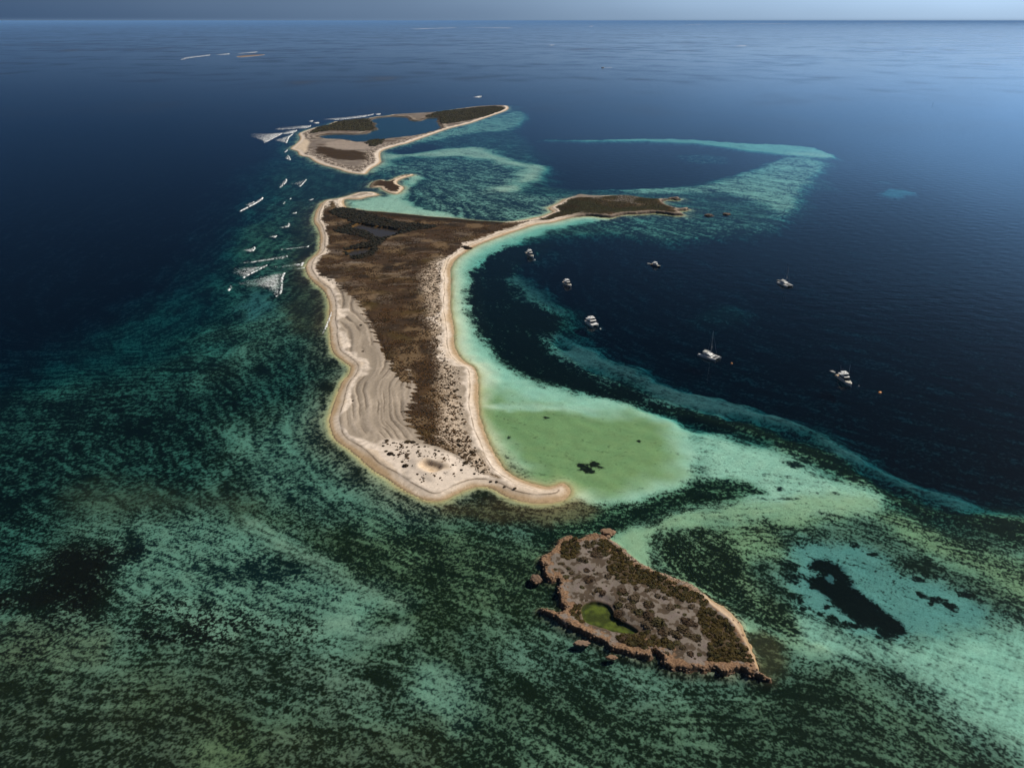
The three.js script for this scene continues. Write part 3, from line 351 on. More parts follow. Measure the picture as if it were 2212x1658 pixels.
// patches of weed: x, z, radius across, radius along, turn; and one bare spot (negative strength)
const PATCHES = [[113.6, -277.7, 3.0, 3.7, 0, 0.03], [124.3, -277.7, 4.3, 5.3, 0, 0.08], [123.4, -271.1, 5.1, 4.5, 0, 0.12], [108.8, -256.2, 3.2, 4.1, 0, 0.1], [112.6, -250.3, 4.8, 3.2, 0, 0.08], [121.7, -258.6, 4.1, 2.2, 0, 0.2], [127.6, -248.0, 1.3, 1.4, 0, 0.05], [132.1, -252.6, 1.4, 1.4, 0, 0.05], [121.7, -251.4, 1.1, 1.0, 0, 0.05], [131.9, -244.6, 3.1, 2.4, 0, 0.05], [136.0, -241.3, 4.3, 2.4, 0, 0.08], [141.5, -241.3, 2.3, 2.0, 0, 0.03], [140.4, -270.5, 2.0, 2.8, 0, 0.9], [161.1, -294.5, 2.0, 2.0, 0, 0.05], [166.5, -287.4, 2.3, 1.4, 0, 0.1], [179.2, -269.8, 2.5, 1.8, 0, 0.1], [176.0, -259.8, 2.1, 2.4, 0, 0.05], [180.7, -256.2, 4.0, 3.1, 0, 0.05], [183.7, -252.6, 3.2, 2.8, 0, 0.05], [180.3, -251.4, 1.8, 2.8, 0, 0.75], [194.8, -259.8, 3.3, 1.9, 0, 0.1], [78.4, -269.2, 1.2, 1.5, 0, 0.05], [98.6, -274.4, 2.1, 3.3, 0, 0.08], [163.3, -369.8, 2.7, 2.5, 0, 0.03], [155.4, -365.3, 4.2, 4.0, 0, 0.06], [167.9, -337.0, 1.6, 1.3, 0, 0.02], [129.7, -269.8, 1.2, 1.3, 0, 0.05], [139.7, -342.1, 2.0, 1.8, 0, 0.1], [39.5, -361.4, 3.5, 3.4, 0, 0.02], [46.1, -364.8, 2.5, 2.9, 0, 0.03], [42.3, -357.1, 2.3, 2.4, 0, 0.03], [36.7, -364.3, 1.5, 2.0, 0, 0.03], [48.5, -360.4, 1.3, 1.4, 0, 0.05], [-1.6, -395.7, 1.1, 1.7, 0, 0.1], [21.0, -419.0, 1.4, 1.8, 0, 0.1], [73.6, -390.2, 1.1, 1.6, 0, 0.1]];

function streaks(grid, out, reach, seed) {                // noise smeared along the currents
  const { nx, nz } = grid, n = nx * nz, raw = new Float32Array(n), dx = new Float32Array(n), dz = new Float32Array(n), r = mulberry(seed);
  for (let k = 0; k < n; k++) raw[k] = r() - 0.5;
  for (let j = 0, k = 0; j < nz; j++) for (let i = 0; i < nx; i++, k++) {
    const x = grid.x0 + i * grid.cell, z = grid.z0 + j * grid.cell; let c = 0, s = 0;
    for (const f of FLOW) { const w = 1 / (900 + (x - f[0]) ** 2 + (z - f[1]) ** 2) ** 1.5; c += w * Math.cos(2 * f[2]); s += w * Math.sin(2 * f[2]); }
    const a = 0.5 * Math.atan2(s, c) + 0.5 * noise(x / 40, z / 40); dx[k] = Math.cos(a); dz[k] = Math.sin(a);
  }
  for (let j = 0, k = 0; j < nz; j++) for (let i = 0; i < nx; i++, k++) {
    let sum = raw[k], m = 1;
    for (const way of [1, -1]) { let u = i, v = j, px = dx[k] * way, pz = dz[k] * way; for (let q = 0; q < reach; q++) { u += px; v += pz; const iu = Math.round(u), iv = Math.round(v); if (iu < 0 || iv < 0 || iu >= nx || iv >= nz) break; const w = iv * nx + iu; sum += raw[w]; m++; const f = dx[w] * px + dz[w] * pz < 0 ? -1 : 1; px = dx[w] * f; pz = dz[w] * f; } }
    out[k] = clamp(sum / Math.sqrt(m) * 1.5, -1, 1);
  }
}
function seaFields(grid) {
  const n = grid.nx * grid.nz, F = {};
  for (const k of ['depth', 'bare', 'sr', 'sg', 'sb', 'wr', 'wg', 'wb', 'soft', 'shore', 'plate', 'ripple', 'fine', 'long']) F[k] = grid.f[k] = new Float32Array(n);
  if (grid.cell < 4) { streaks(grid, F.fine, 6, 3); streaks(grid, F.long, 34, 4); }
  for (let j = 0, k = 0; j < grid.nz; j++) for (let i = 0; i < grid.nx; i++, k++) {
    const x = grid.x0 + i * grid.cell, z = grid.z0 + j * grid.cell;
    let depth = 9, bare = 0.03, s = [0.4, 0.45, 0.4], w = weedDeep.slice(), soft = 0.4;
    s = s.slice();
    for (let q = 0; q < LAYERS.length; q++) {
      const L = LAYERS[q], sh = S[L[0]], f = L[1];
      if (x < sh.x0 - f * 2 || x > sh.x1 + f * 2 || z < sh.z0 - f * 2 || z > sh.z1 + f * 2) continue;
      const edge = f * 0.9 * noise(x / (f * 2.2) + q * 7, z / (f * 2.2)) + f * 0.5 * noise(x / (f * 0.8), z / (f * 0.8) + q);
      const t = L[7] * sstep(-f, f, inside(sh, x, z, f * 2) + edge);
      if (t <= 0) continue;
      depth = mix(depth, L[2], t); bare = mix(bare, L[3], t); soft = mix(soft, L[6], t);
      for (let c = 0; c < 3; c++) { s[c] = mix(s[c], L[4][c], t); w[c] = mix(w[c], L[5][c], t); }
      if (L[0] === 'plates') F.plate[k] = t;
      if (L[0] === 'seSand') F.ripple[k] = t;
    }
    for (const P of PATCHES) {
      const dx = x - P[0], dz = z - P[1]; if (Math.abs(dx) > 30 || Math.abs(dz) > 30) continue;
      const c = Math.cos(P[4]), sn = Math.sin(P[4]), u = (dx * c + dz * sn) / P[2], v = (-dx * sn + dz * c) / P[3];
      const t = sstep(1.35, 0.75, Math.hypot(u, v) + 0.5 * noise(x / 3.5, z / 3.5) + 0.5 * noise(x / 1.6, z / 1.6)); bare = mix(bare, P[5], t);
    }
    if (bare < 0.9) bare += (0.20 * F.long[k] + 0.20 * fbm((x * 0.6 + z * 0.8) / 62, (x * 0.8 - z * 0.6) / 26, 3) * 1.6) * sstep(0.04, 0.25, bare);
    if (bare < 0.75 && depth < 4) bare -= 0.34 * sstep(0.16, 0.34, fbm((x * 0.6 + z * 0.8) / 44 + 60, (x * 0.8 - z * 0.6) / 24, 4));
    const dl = coast.long(x, z), df = Math.max(coast.far(x, z), coast.small(x, z), coast.cay(x, z)), dr = coast.rock(x, z);
    const d = Math.max(dl, df, dr);
    // sand of the beaches running out under water, and the bottom rising to meet them
    const reach = 7 + 5 * noise(x / 22, z / 22), b = sstep(-reach, -1, Math.max(dl, df)) * 0.93;
    bare = mix(bare, 0.95, b); for (let c = 0; c < 3; c++) s[c] = mix(s[c], sandPale[c], b * 0.8);
    const b2 = sstep(-3.2, -0.4, Math.max(dl, df)); for (let c = 0; c < 3; c++) s[c] = mix(s[c], sandTan[c], b2 * 0.85);
    depth = Math.min(depth, d > -40 ? 0.06 + (d < 0 ? -d : 0) * (dr === d ? 0.45 : 0.075) : 99);
    if (d > 0) depth = Math.min(6, 0.15 + d * 0.9);
    depth += (depth > 0.6 && d < 0 ? 0.22 : 0) * noise(x / 7, z / 7);
    F.depth[k] = depth; F.bare[k] = bare; F.soft[k] = soft; F.shore[k] = d;
    F.sr[k] = s[0]; F.sg[k] = s[1]; F.sb[k] = s[2]; F.wr[k] = w[0]; F.wg[k] = w[1]; F.wb[k] = w[2];
  }
  return F;
}
function seaTexture(grid, F, x0, z0, x1, z1, W, Hh, grain) {
  const data = new Uint8Array(W * Hh * 4), px = (x1 - x0) / W, pz = (z1 - z0) / Hh;
  for (let j = 0, k = 0; j < Hh; j++) for (let i = 0; i < W; i++, k += 4) {
    const x = x0 + (i + 0.5) * px, z = z0 + (j + 0.5) * pz;
    grid.at(x, z);
    const wx = x + 5 * noise(x / 19, z / 19), wz = z + 5 * noise(x / 17 + 50, z / 17);
    const a = (wx * 0.6 + wz * 0.8), b = (wx * 0.8 - wz * 0.6);     // the current has drawn the patches out along one direction
    const big = noise(a / 44, b / 17), mid = noise(a / 15 + 9, b / 7), n3 = noise(wx / (3.4 * grain), wz / (3.4 * grain)), n4 = noise(x / (1.5 * grain), z / (1.5 * grain) + 31), n5 = noise(x / (0.75 * grain), z / (0.75 * grain)), n6 = noise(x / (0.45 * grain) + 11, z / (0.45 * grain));
    const v = 0.16 * big + 0.16 * mid + 0.26 * n3 + 0.42 * n4 + 0.40 * n5 + 0.2 * n6 + 0.20 * grid.get(F.fine) + 0.12 * grid.get(F.long);
    const rank = 0.5 + 0.5 * Math.tanh(v * 3.1);
    const soft = grid.get(F.soft); let bare = grid.get(F.bare);
    const rp = grid.get(F.ripple);
    if (rp > 0.01) bare += rp * 0.30 * noise((x * 0.78 + z * 0.62) / 1.6, (x * 0.62 - z * 0.78) / 14) - 0.06 * rp;
    let t = sstep(-soft, soft, bare - rank);
    const pl = grid.get(F.plate);
    if (pl > 0.02) t *= 1 - pl * sstep(0.16, 0.05, worley((x + 2 * n3) / 6.5, (z + 2 * n4) / 6.5)) * 0.95;
    const tone = 1 + (0.45 * n4 + 0.55 * n5 + 0.5 * n6 + 0.2 * n3) * (1 - 0.75 * sstep(0.75, 0.95, bare)) + 0.2 * mid, dust = 0.86 * tone;
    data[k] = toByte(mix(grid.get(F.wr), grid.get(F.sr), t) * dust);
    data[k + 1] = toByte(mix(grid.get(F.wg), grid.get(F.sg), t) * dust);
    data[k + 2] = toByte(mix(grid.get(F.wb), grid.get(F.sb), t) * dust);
    data[k + 3] = 255;
  }
  return colourTexture(data, W, Hh);
}
{
  const tiles = [[-290, -330, 290, -120, 2048, 1], [-470, -640, 470, -330, 2048, 1.4], [-860, -1250, 860, -640, 2048, 2.1], [-1650, -2500, 1650, -1250, 2048, 3.6], [-4600, -7000, 4600, -2500, 1536, 12]];
  const pos = [], uv = [], idx = [], mats = [], geo = new THREE.BufferGeometry();
  for (const [x0, z0, x1, z1, W, grain] of tiles) {
    const Hh = Math.round(W * (z1 - z0) / (x1 - x0)), cell = (x1 - x0) / W * 4;
    const grid = new Grid(x0, z0, x1, z1, cell), F = seaFields(grid), first = pos.length / 3, start = idx.length;
    for (let j = 0; j < grid.nz; j++) for (let i = 0; i < grid.nx; i++) {
      const x = Math.min(x1, x0 + i * cell), z = Math.min(z1, z0 + j * cell);
      pos.push(x, -F.depth[j * grid.nx + i], z); uv.push((x - x0) / (x1 - x0), (z - z0) / (z1 - z0));
    }
    for (let j = 0; j < grid.nz - 1; j++) for (let i = 0; i < grid.nx - 1; i++) { const a = first + j * grid.nx + i, b = a + grid.nx; idx.push(a, b, a + 1, b, b + 1, a + 1); }
    geo.addGroup(start, idx.length - start, mats.length);
    mats.push(new THREE.MeshPhysicalMaterial({ map: seaTexture(grid, F, x0, z0, x1, z1, W, Hh, grain), roughness: 1, specularIntensity: 0.02 }));   // under water there is hardly any gloss
  }
  { // the ocean floor beyond, a little below the surveyed part
    const first = pos.length / 3, start = idx.length, R = 110000;
    for (const [x, z] of [[-R, -R], [R, -R], [-R, 2000], [R, 2000]]) { pos.push(x, -9.6, z); uv.push(x / 50, z / 50); }
    idx.push(first, first + 2, first + 1, first + 2, first + 3, first + 1); geo.addGroup(start, 6, mats.length);
    mats.push(new THREE.MeshPhysicalMaterial({ color: rgb(...weedDeep), roughness: 1, specularIntensity: 0.02 }));
  }
  geo.setAttribute('position', new THREE.Float32BufferAttribute(pos, 3)); geo.setAttribute('uv', new THREE.Float32BufferAttribute(uv, 2)); geo.setIndex(idx); geo.computeVertexNormals();
  structure('seabed', new THREE.Mesh(geo, mats));
}

// ---------------------------------------------------------------- water
{
  const N = 1024, size = 300, h = new Float32Array(N * N), r = mulberry(88);
  const ws = [];
  for (let i = 0; i < 44; i++) {
    const len = 2.2 * Math.pow(26 / 2.2, r()), th = (128 + (r() + r() - 1) * 75) * rad, k = size / len;
    const kx = Math.round(k * Math.cos(th)), ky = Math.round(k * Math.sin(th));
    ws.push([kx, ky, r() * 6.283, Math.pow(len, 0.8)]);
  }
  const T = new Float32Array(4096); for (let i = 0; i < 4096; i++) T[i] = Math.sin(i / 4096 * 2 * Math.PI);
  for (const [kx, ky, ph, am] of ws) { const p = ph / (2 * Math.PI) * 4096; for (let j = 0; j < N; j++) for (let i = 0; i < N; i++) h[j * N + i] += am * T[(((kx * i + ky * j) * 4 + p) | 0) & 4095]; }
  let lo = 1e9, hi = -1e9; for (const v of h) { lo = Math.min(lo, v); hi = Math.max(hi, v); }
  const hd = new Float32Array(N * N * 4); for (let i = 0; i < N * N; i++) { const v = (h[i] - lo) / (hi - lo); hd[i * 4] = hd[i * 4 + 1] = hd[i * 4 + 2] = v; hd[i * 4 + 3] = 1; }
  const bump = new THREE.DataTexture(hd, N, N, THREE.RGBAFormat, THREE.FloatType);
  bump.wrapS = bump.wrapT = THREE.RepeatWrapping; bump.magFilter = THREE.LinearFilter; bump.repeat.set(1 / size, 1 / size); bump.needsUpdate = true;
  // calm water in the lee of the islands, wind lanes of ruffled and slick water on the open sea
  const M = 1536, X0 = -12000, Z0 = -23000, span = 24000, rd = new Uint8Array(M * M * 4);
  for (let j = 0; j < M; j++) for (let i = 0; i < M; i++) {
    const x = X0 + (i + 0.5) / M * span, z = Z0 + (j + 0.5) / M * span, open = sstep(-1000, -3200, z);
    const v = 0.5 * noise(x / 1300, z / 800) + 0.6 * noise(x / 420 + 7, z / 330) + 0.6 * noise(x / 150, z / 190 + 3);
    const q = Math.round(255 * clamp(mix(0.22, 0.34 + 1.15 * v, open), 0.08, 1)), k = (j * M + i) * 4; rd[k] = rd[k + 1] = rd[k + 2] = q; rd[k + 3] = 255;
  }
  const rough = new THREE.DataTexture(rd, M, M, THREE.RGBAFormat, THREE.UnsignedByteType);
  rough.wrapS = rough.wrapT = THREE.MirroredRepeatWrapping; rough.magFilter = THREE.LinearFilter; rough.repeat.set(1 / span, 1 / span); rough.offset.set(-X0 / span, -Z0 / span); rough.needsUpdate = true;
  const surface = new THREE.MeshPhysicalMaterial({ color: 0xffffff, transmission: 1, thickness: 0, ior: 1.33, roughness: 0.25, roughnessMap: rough, bumpMap: bump, bumpScale: 0.11 });
  const R = 100000, g = new THREE.BufferGeometry(), q = [[-R, -R], [R, -R], [-R, 1500], [R, 1500]];
  g.setAttribute('position', new THREE.Float32BufferAttribute(q.flatMap(([x, z]) => [x, 0, z]), 3));
  g.setAttribute('uv', new THREE.Float32BufferAttribute(q.flatMap(([x, z]) => [x, z]), 2));
  g.setAttribute('normal', new THREE.Float32BufferAttribute(q.flatMap(() => [0, 1, 0]), 3)); g.setIndex([0, 2, 1, 2, 3, 1]);
  structure('sea', new THREE.Mesh(g, surface));
  // the water under that surface, which soaks up red first
  const body = new THREE.MeshPhysicalMaterial({ color: 0x06121a, transparent: true, opacity: 0.002, roughness: 1, specularIntensity: 0, thickness: 12, attenuationColor: rgb(Math.exp(-0.19), Math.exp(-0.056), Math.exp(-0.040)), attenuationDistance: 1 });
  const box = new THREE.Mesh(new THREE.BoxGeometry(2 * R - 200, 12, R + 1300), body); box.position.set(0, -6.05, -R / 2 + 650);
  structure('sea_water', box);
}
console.log('sea done');
scene.fog = new THREE.FogExp2(rgb(0.25, 0.52, 1.0), 0.000018);
// ---------------------------------------------------------------- islands
const whiteSand = [0.70, 0.60, 0.51], creamSand = [0.62, 0.50, 0.38], wetSand = [0.40, 0.27, 0.14], shingleGrey = [0.345, 0.285, 0.225], wrack = [0.10, 0.065, 0.035];
const scrubBrown = [0.046, 0.025, 0.011], scrubRust = [0.075, 0.034, 0.010], scrubDark = [0.016, 0.012, 0.006], scrubOlive = [0.034, 0.029, 0.010], greyGround = [0.19, 0.16, 0.135], rockRed = [0.215, 0.132, 0.080];
function terrain(name, x0, z0, x1, z1, cell, px, prepare, height, paint, label) {
  // zones on a coarse grid, a height field with only the cells above or close to the sea, and a colour map
  const grid = new Grid(x0, z0, x1, z1, Math.max(cell, px * 2)); prepare(grid);
  const W = Math.min(2048, Math.round((x1 - x0) / px)), Hh = Math.min(2048, Math.round((z1 - z0) / px)), data = new Uint8Array(W * Hh * 4), out = [0, 0, 0];
  for (let j = 0, k = 0; j < Hh; j++) for (let i = 0; i < W; i++, k += 4) {
    const x = x0 + (i + 0.5) * (x1 - x0) / W, z = z0 + (j + 0.5) * (z1 - z0) / Hh; grid.at(x, z);
    if (grid.get(grid.f.sdf) > -4) paint(grid, x, z, out);
    data[k] = toByte(out[0]); data[k + 1] = toByte(out[1]); data[k + 2] = toByte(out[2]); data[k + 3] = 255;
  }
  const nx = Math.ceil((x1 - x0) / cell) + 1, nz = Math.ceil((z1 - z0) / cell) + 1, ids = new Int32Array(nx * nz).fill(-1), pos = [], uv = [], idx = [];
  const keep = new Uint8Array(nx * nz);
  for (let j = 0; j < nz; j++) for (let i = 0; i < nx; i++) { grid.at(x0 + i * cell, z0 + j * cell); if (grid.get(grid.f.sdf) > -1.6) keep[j * nx + i] = 1; }
  const vertex = (i, j) => {
    const q = j * nx + i; if (ids[q] >= 0) return ids[q];
    const x = x0 + i * cell, z = z0 + j * cell; grid.at(x, z);
    pos.push(x, height(grid, x, z), z); uv.push((x - x0) / (x1 - x0), (z - z0) / (z1 - z0));
    return ids[q] = pos.length / 3 - 1;
  };
  for (let j = 0; j < nz - 1; j++) for (let i = 0; i < nx - 1; i++) {
    const q = j * nx + i; if (!(keep[q] || keep[q + 1] || keep[q + nx] || keep[q + nx + 1])) continue;
    const a = vertex(i, j), b = vertex(i, j + 1), c = vertex(i + 1, j), d = vertex(i + 1, j + 1); idx.push(a, b, c, b, d, c);
  }
  const g = new THREE.BufferGeometry();
  g.setAttribute('position', new THREE.Float32BufferAttribute(pos, 3)); g.setAttribute('uv', new THREE.Float32BufferAttribute(uv, 2)); g.setIndex(idx); g.computeVertexNormals();
  const m = new THREE.Mesh(g, new THREE.MeshPhysicalMaterial({ map: colourTexture(data, W, Hh), roughness: 1, specularIntensity: 0.2 }));
  structure(name, m, label);
  m.userData.ground = (x, z) => { grid.at(x, z); return height(grid, x, z); };
  return { mesh: m, grid, ground: (x, z) => { grid.at(x, z); return height(grid, x, z); } };
}
const blend = (out, c, t) => { out[0] += (c[0] - out[0]) * t; out[1] += (c[1] - out[1]) * t; out[2] += (c[2] - out[2]) * t; };
const under = (d) => d < 0 ? d * 0.55 - 0.04 : 0;

// --- the long curved island
function ridges(d, x, z) {                                // old beach ridges, roughly along the western shore: broad swells cut by thin grooves, some fading out
  const fan = sstep(-560, -360, z), u = d * (0.70 + 0.6 * fan) + 22 * noise(x / 62 + 2, z / 110) + 5 * noise(x / 30, z / 55), a = Math.sin(u * 2 * Math.PI / 4.4), b = Math.sin(u * 2 * Math.PI / 9.7 + 1.3 + 2 * noise(x / 40, z / 40));
  const groove = sstep(0.45, 0.95, a) * sstep(-0.2, 0.2, noise(x / 13 + 40, z / 44)) + 0.9 * sstep(0.75, 0.99, b) * sstep(-0.2, 0.2, noise(x / 17, z / 60 + 9));
  return 0.45 * b - 1.3 * Math.min(1, groove);
}
const longIsland = terrain('long_island', -262, -1116, 238, -316, 0.9, 0.42, (g) => {
  g.fill('sdf', coast.long);
  for (const k of ['scrub', 'scrubSouth', 'duneSpeckle', 'whiteSouth', 'shingle', 'hollow', 'mangrove', 'brownPond', 'brownPondSouth', 'armScrub', 'armGrey', 'armGreyTwo', 'whiteCove', 'coveShore']) g.zone(k, S[k], 25);
}, (g, x, z) => {
  const d = g.get(g.f.sdf); if (d < 0) return under(d);
  const sh = sstep(-3, 4, g.get(g.f.shingle)), du = sstep(-6, 6, g.get(g.f.duneSpeckle)), sc = sstep(-5, 8, Math.max(g.get(g.f.scrub), g.get(g.f.scrubSouth), g.get(g.f.armScrub)));
  let y = 1.3 * sstep(0, 9, d) + 0.7 * sstep(8, 30, d) + 0.35 * noise(x / 17, z / 17) * sstep(4, 20, d) + 0.12 * sstep(5, 6.5, d) * sstep(9, 6.5, d) * 2;
  const ridge = ridges(d, x, z);
  y += sh * 0.42 * ridge * sstep(5, 12, d) + du * (0.9 * Math.max(0, noise(x / 8, z / 8)) + 0.35 * noise(x / 3, z / 3)) + sc * 0.30 * noise(x / 2.6, z / 2.6);
  y += 0.04 * noise(x / 1.3, z / 1.3);
  y += 2.4 * sstep(60, 95, x) * sstep(-860, -890, z) * sstep(0, 2.2, d + 1.2 * noise(x / 4, z / 4));      // the headland is an older reef with a low cliff round it
  const h = g.get(g.f.hollow) + 4.5 * noise(x / 6.5, z / 6.5); y += 1.2 * sstep(-9, -1, h) * sstep(5, -1, h) - 1.3 * sstep(-1, 5, h);
  const p = Math.max(g.get(g.f.brownPond), g.get(g.f.brownPondSouth)); y = mix(y, -0.12, sstep(-3, 2, p));
  return Math.max(y, p > 0 ? -0.3 : 0.02);
}, (g, x, z, o) => {
  const d = g.get(g.f.sdf), n1 = noise(x / 1.1, z / 1.1), n2 = noise(x / 3, z / 3), n3 = noise(x / 9, z / 9), n4 = noise(x / 28, z / 28), n0 = noise(x / 0.5, z / 0.5), n5 = noise(x / 44 + 17, z / 44);
  o[0] = shingleGrey[0]; o[1] = shingleGrey[1]; o[2] = shingleGrey[2];
  const sh = sstep(-4, 4, g.get(g.f.shingle));
  const streak = noise((x + 4 * n3) / 2.2, (z + 3 * n3) / 16);
  blend(o, [0.45, 0.375, 0.30], sstep(-0.05, 0.5, streak + n4) * 0.6);
  const ridge = ridges(d, x, z);
  blend(o, [0.15, 0.118, 0.09], sh * sstep(-0.3, -1.1, ridge) * 0.72 * sstep(5, 12, d));
  blend(o, [0.45, 0.38, 0.32], sh * sstep(0.0, 0.5, ridge) * 0.4);
  // scrub with fingers reaching along the old beach ridges
  const finger = 7 * noise((x * 0.9 + z * 0.35) / 26, (z * 0.9 - x * 0.35) / 3.2) + 2.5 * n2;
  const sc = Math.max(g.get(g.f.scrub), g.get(g.f.scrubSouth)) + finger, scrub = sstep(-0.8, 0.8, sc), arm = sstep(-2.5, 2.5, g.get(g.f.armScrub) + 4 * n2 + 3 * n3);
  const cover = Math.max(scrub, arm);
  blend(o, scrubBrown, cover * 0.97);
  blend(o, scrubRust, cover * sstep(0.0, 0.5, n3 + 0.6 * n2) * 0.75);
  blend(o, scrubDark, cover * sstep(0.0, 0.45, n1 * 0.6 + n4 * 0.8 + n2 * 0.4) * 0.8);
  blend(o, [0.085, 0.046, 0.018], cover * sstep(0.05, 0.5, fbm(x / 60 + 5, z / 60, 3) * 1.6) * 0.7); blend(o, [0.070, 0.048, 0.011], cover * sstep(0.12, 0.5, noise(x / 35 + 20, z / 22)) * 0.6); blend(o, [0.014, 0.010, 0.006], cover * sstep(0.02, 0.4, fbm(x / 48 - 30, z / 30, 3) * 1.5) * 0.75);
  blend(o, [0.15, 0.115, 0.088], scrub * sstep(0.22, 0.42, noise((x + z * 0.5) / 46 + 3, (z - x * 0.4) / 26) + 0.45 * n2) * 0.55);
  blend(o, [0.165, 0.110, 0.060], cover * sstep(0.04, 0.34, fbm(x / 30 + 90, z / 30, 3) * 1.5) * 0.75);
  blend(o, scrubOlive, arm * sstep(-0.5, 0.2, n4 + n3 * 0.5) * 0.85); blend(o, [0.03, 0.032, 0.012], arm * sstep(0.0, 0.3, noise(x / 40 + 3, z / 40)) * 0.8);
  blend(o, [0.26, 0.18, 0.11], scrub * sstep(0.36, 0.56, n1 + 0.5 * n2) * 0.4);
  const wavy = Math.sin((x * 0.25 + z + 14 * n4 + 5 * n3) / 3.4); blend(o, [0.20, 0.165, 0.135], scrub * sstep(0.82, 1, wavy) * sstep(-640, -680, z) * sstep(-860, -820, z) * sstep(-0.1, 0.3, n5 + n3 * 0.5) * 0.6);
  blend(o, greyGround, sstep(-3, 3, Math.max(g.get(g.f.armGrey), g.get(g.f.armGreyTwo)) + 5 * n3) * 0.8);
  // pale sand between the bushes of the eastern dunes
  const du = sstep(-8, 8, g.get(g.f.duneSpeckle)); blend(o, [0.55, 0.445, 0.345], du * 0.92 * sstep(-0.10, 0.22, n1 * 0.8 + n0 * 0.35 + n2 * 0.4 + (du - 0.6) * 0.45 + n4 * 0.3));
  const ws = sstep(-2, 3, g.get(g.f.whiteSouth) + 2 * n2); blend(o, whiteSand, ws * 0.95); blend(o, scrubBrown, ws * sstep(0.26, 0.36, n2 * 0.7 + n3 * 0.5 + n1 * 0.3 - sstep(26, 6, d) * 0.25) * 0.9);
  blend(o, [0.60, 0.45, 0.30], sstep(-4, 3, g.get(g.f.hollow) + 4.5 * noise(x / 6.5, z / 6.5)) * 0.7);
  blend(o, scrubDark, sstep(-2, 3, g.get(g.f.mangrove) + 5 * n2 + 4 * n3) * 0.9);
  const p = Math.max(g.get(g.f.brownPond), g.get(g.f.brownPondSouth)) + 3 * n2; blend(o, [0.045, 0.034, 0.026], sstep(-2, 2, p)); blend(o, [0.16, 0.085, 0.02], sstep(-6, -1, p) * sstep(2, -1, p) * 0.7);
  blend(o, whiteSand, sstep(-2, 2, g.get(g.f.whiteCove)) * 0.95);
  // beach: wet sand, a line of wrack, dry sand above it; the north side of the arm is scrub down to the water
  const rockArm = sstep(60, 95, x) * sstep(-870, -900, z);
  const wide = d * (1 + 0.75 * noise(x / 38 + 70, z / 38) + 0.35 * noise(x / 12, z / 12 + 5));
  const bare = sstep(-4, 1, g.get(g.f.coveShore)), beach = (1 - rockArm) * (1 - bare);
  blend(o, scrubDark, bare * 0.9);
  blend(o, [whiteSand[0] * (1 + 0.1 * n2), whiteSand[1] * (1 + 0.1 * n2), whiteSand[2] * (1 + 0.1 * n2)], beach * sstep(11.5 + 6 * n3 + 7 * n5, 8.5 + 5 * n3 + 7 * n5, wide) * (0.75 + 0.25 * sstep(-0.3, 0.1, n2)));
  blend(o, creamSand, beach * sstep(7.5 + 2 * n3 + 3 * n5, 5.5 + 2 * n3 + 3 * n5, wide) * (0.55 + 0.5 * n5));
  blend(o, wetSand, beach * sstep(4.4 + 2.2 * n3 + 3 * n5 + 0.8 * n2, 0.8 + 1.8 * n3 + 2 * n5, wide) * 0.8); blend(o, [0.20, 0.125, 0.065], beach * sstep(4.5, 2, d) * sstep(0.12, 0.4, n1 + 0.5 * n0) * 0.6);
  blend(o, wrack, beach * sstep(0.55, 0.15, Math.abs(d - 5.4 - 1.6 * n4 - 0.5 * n3)) * (0.35 + 0.5 * sstep(-0.3, 0.2, n3)) * 0.85);
  blend(o, [0.26, 0.2, 0.16], rockArm * sstep(5 + 3 * n2, 2.5 + 3 * n2, d) * 0.8); blend(o, [0.06, 0.045, 0.035], rockArm * sstep(1.8 + n1, 0.6 + n1, d) * 0.85);
  const tone = 1 + 0.22 * n0 + 0.2 * n1 + 0.12 * n2 + 0.1 * n4; o[0] *= tone; o[1] *= tone; o[2] *= tone;
}, 'long low island of scrub, shingle ridges and pale beaches curving round the bay');

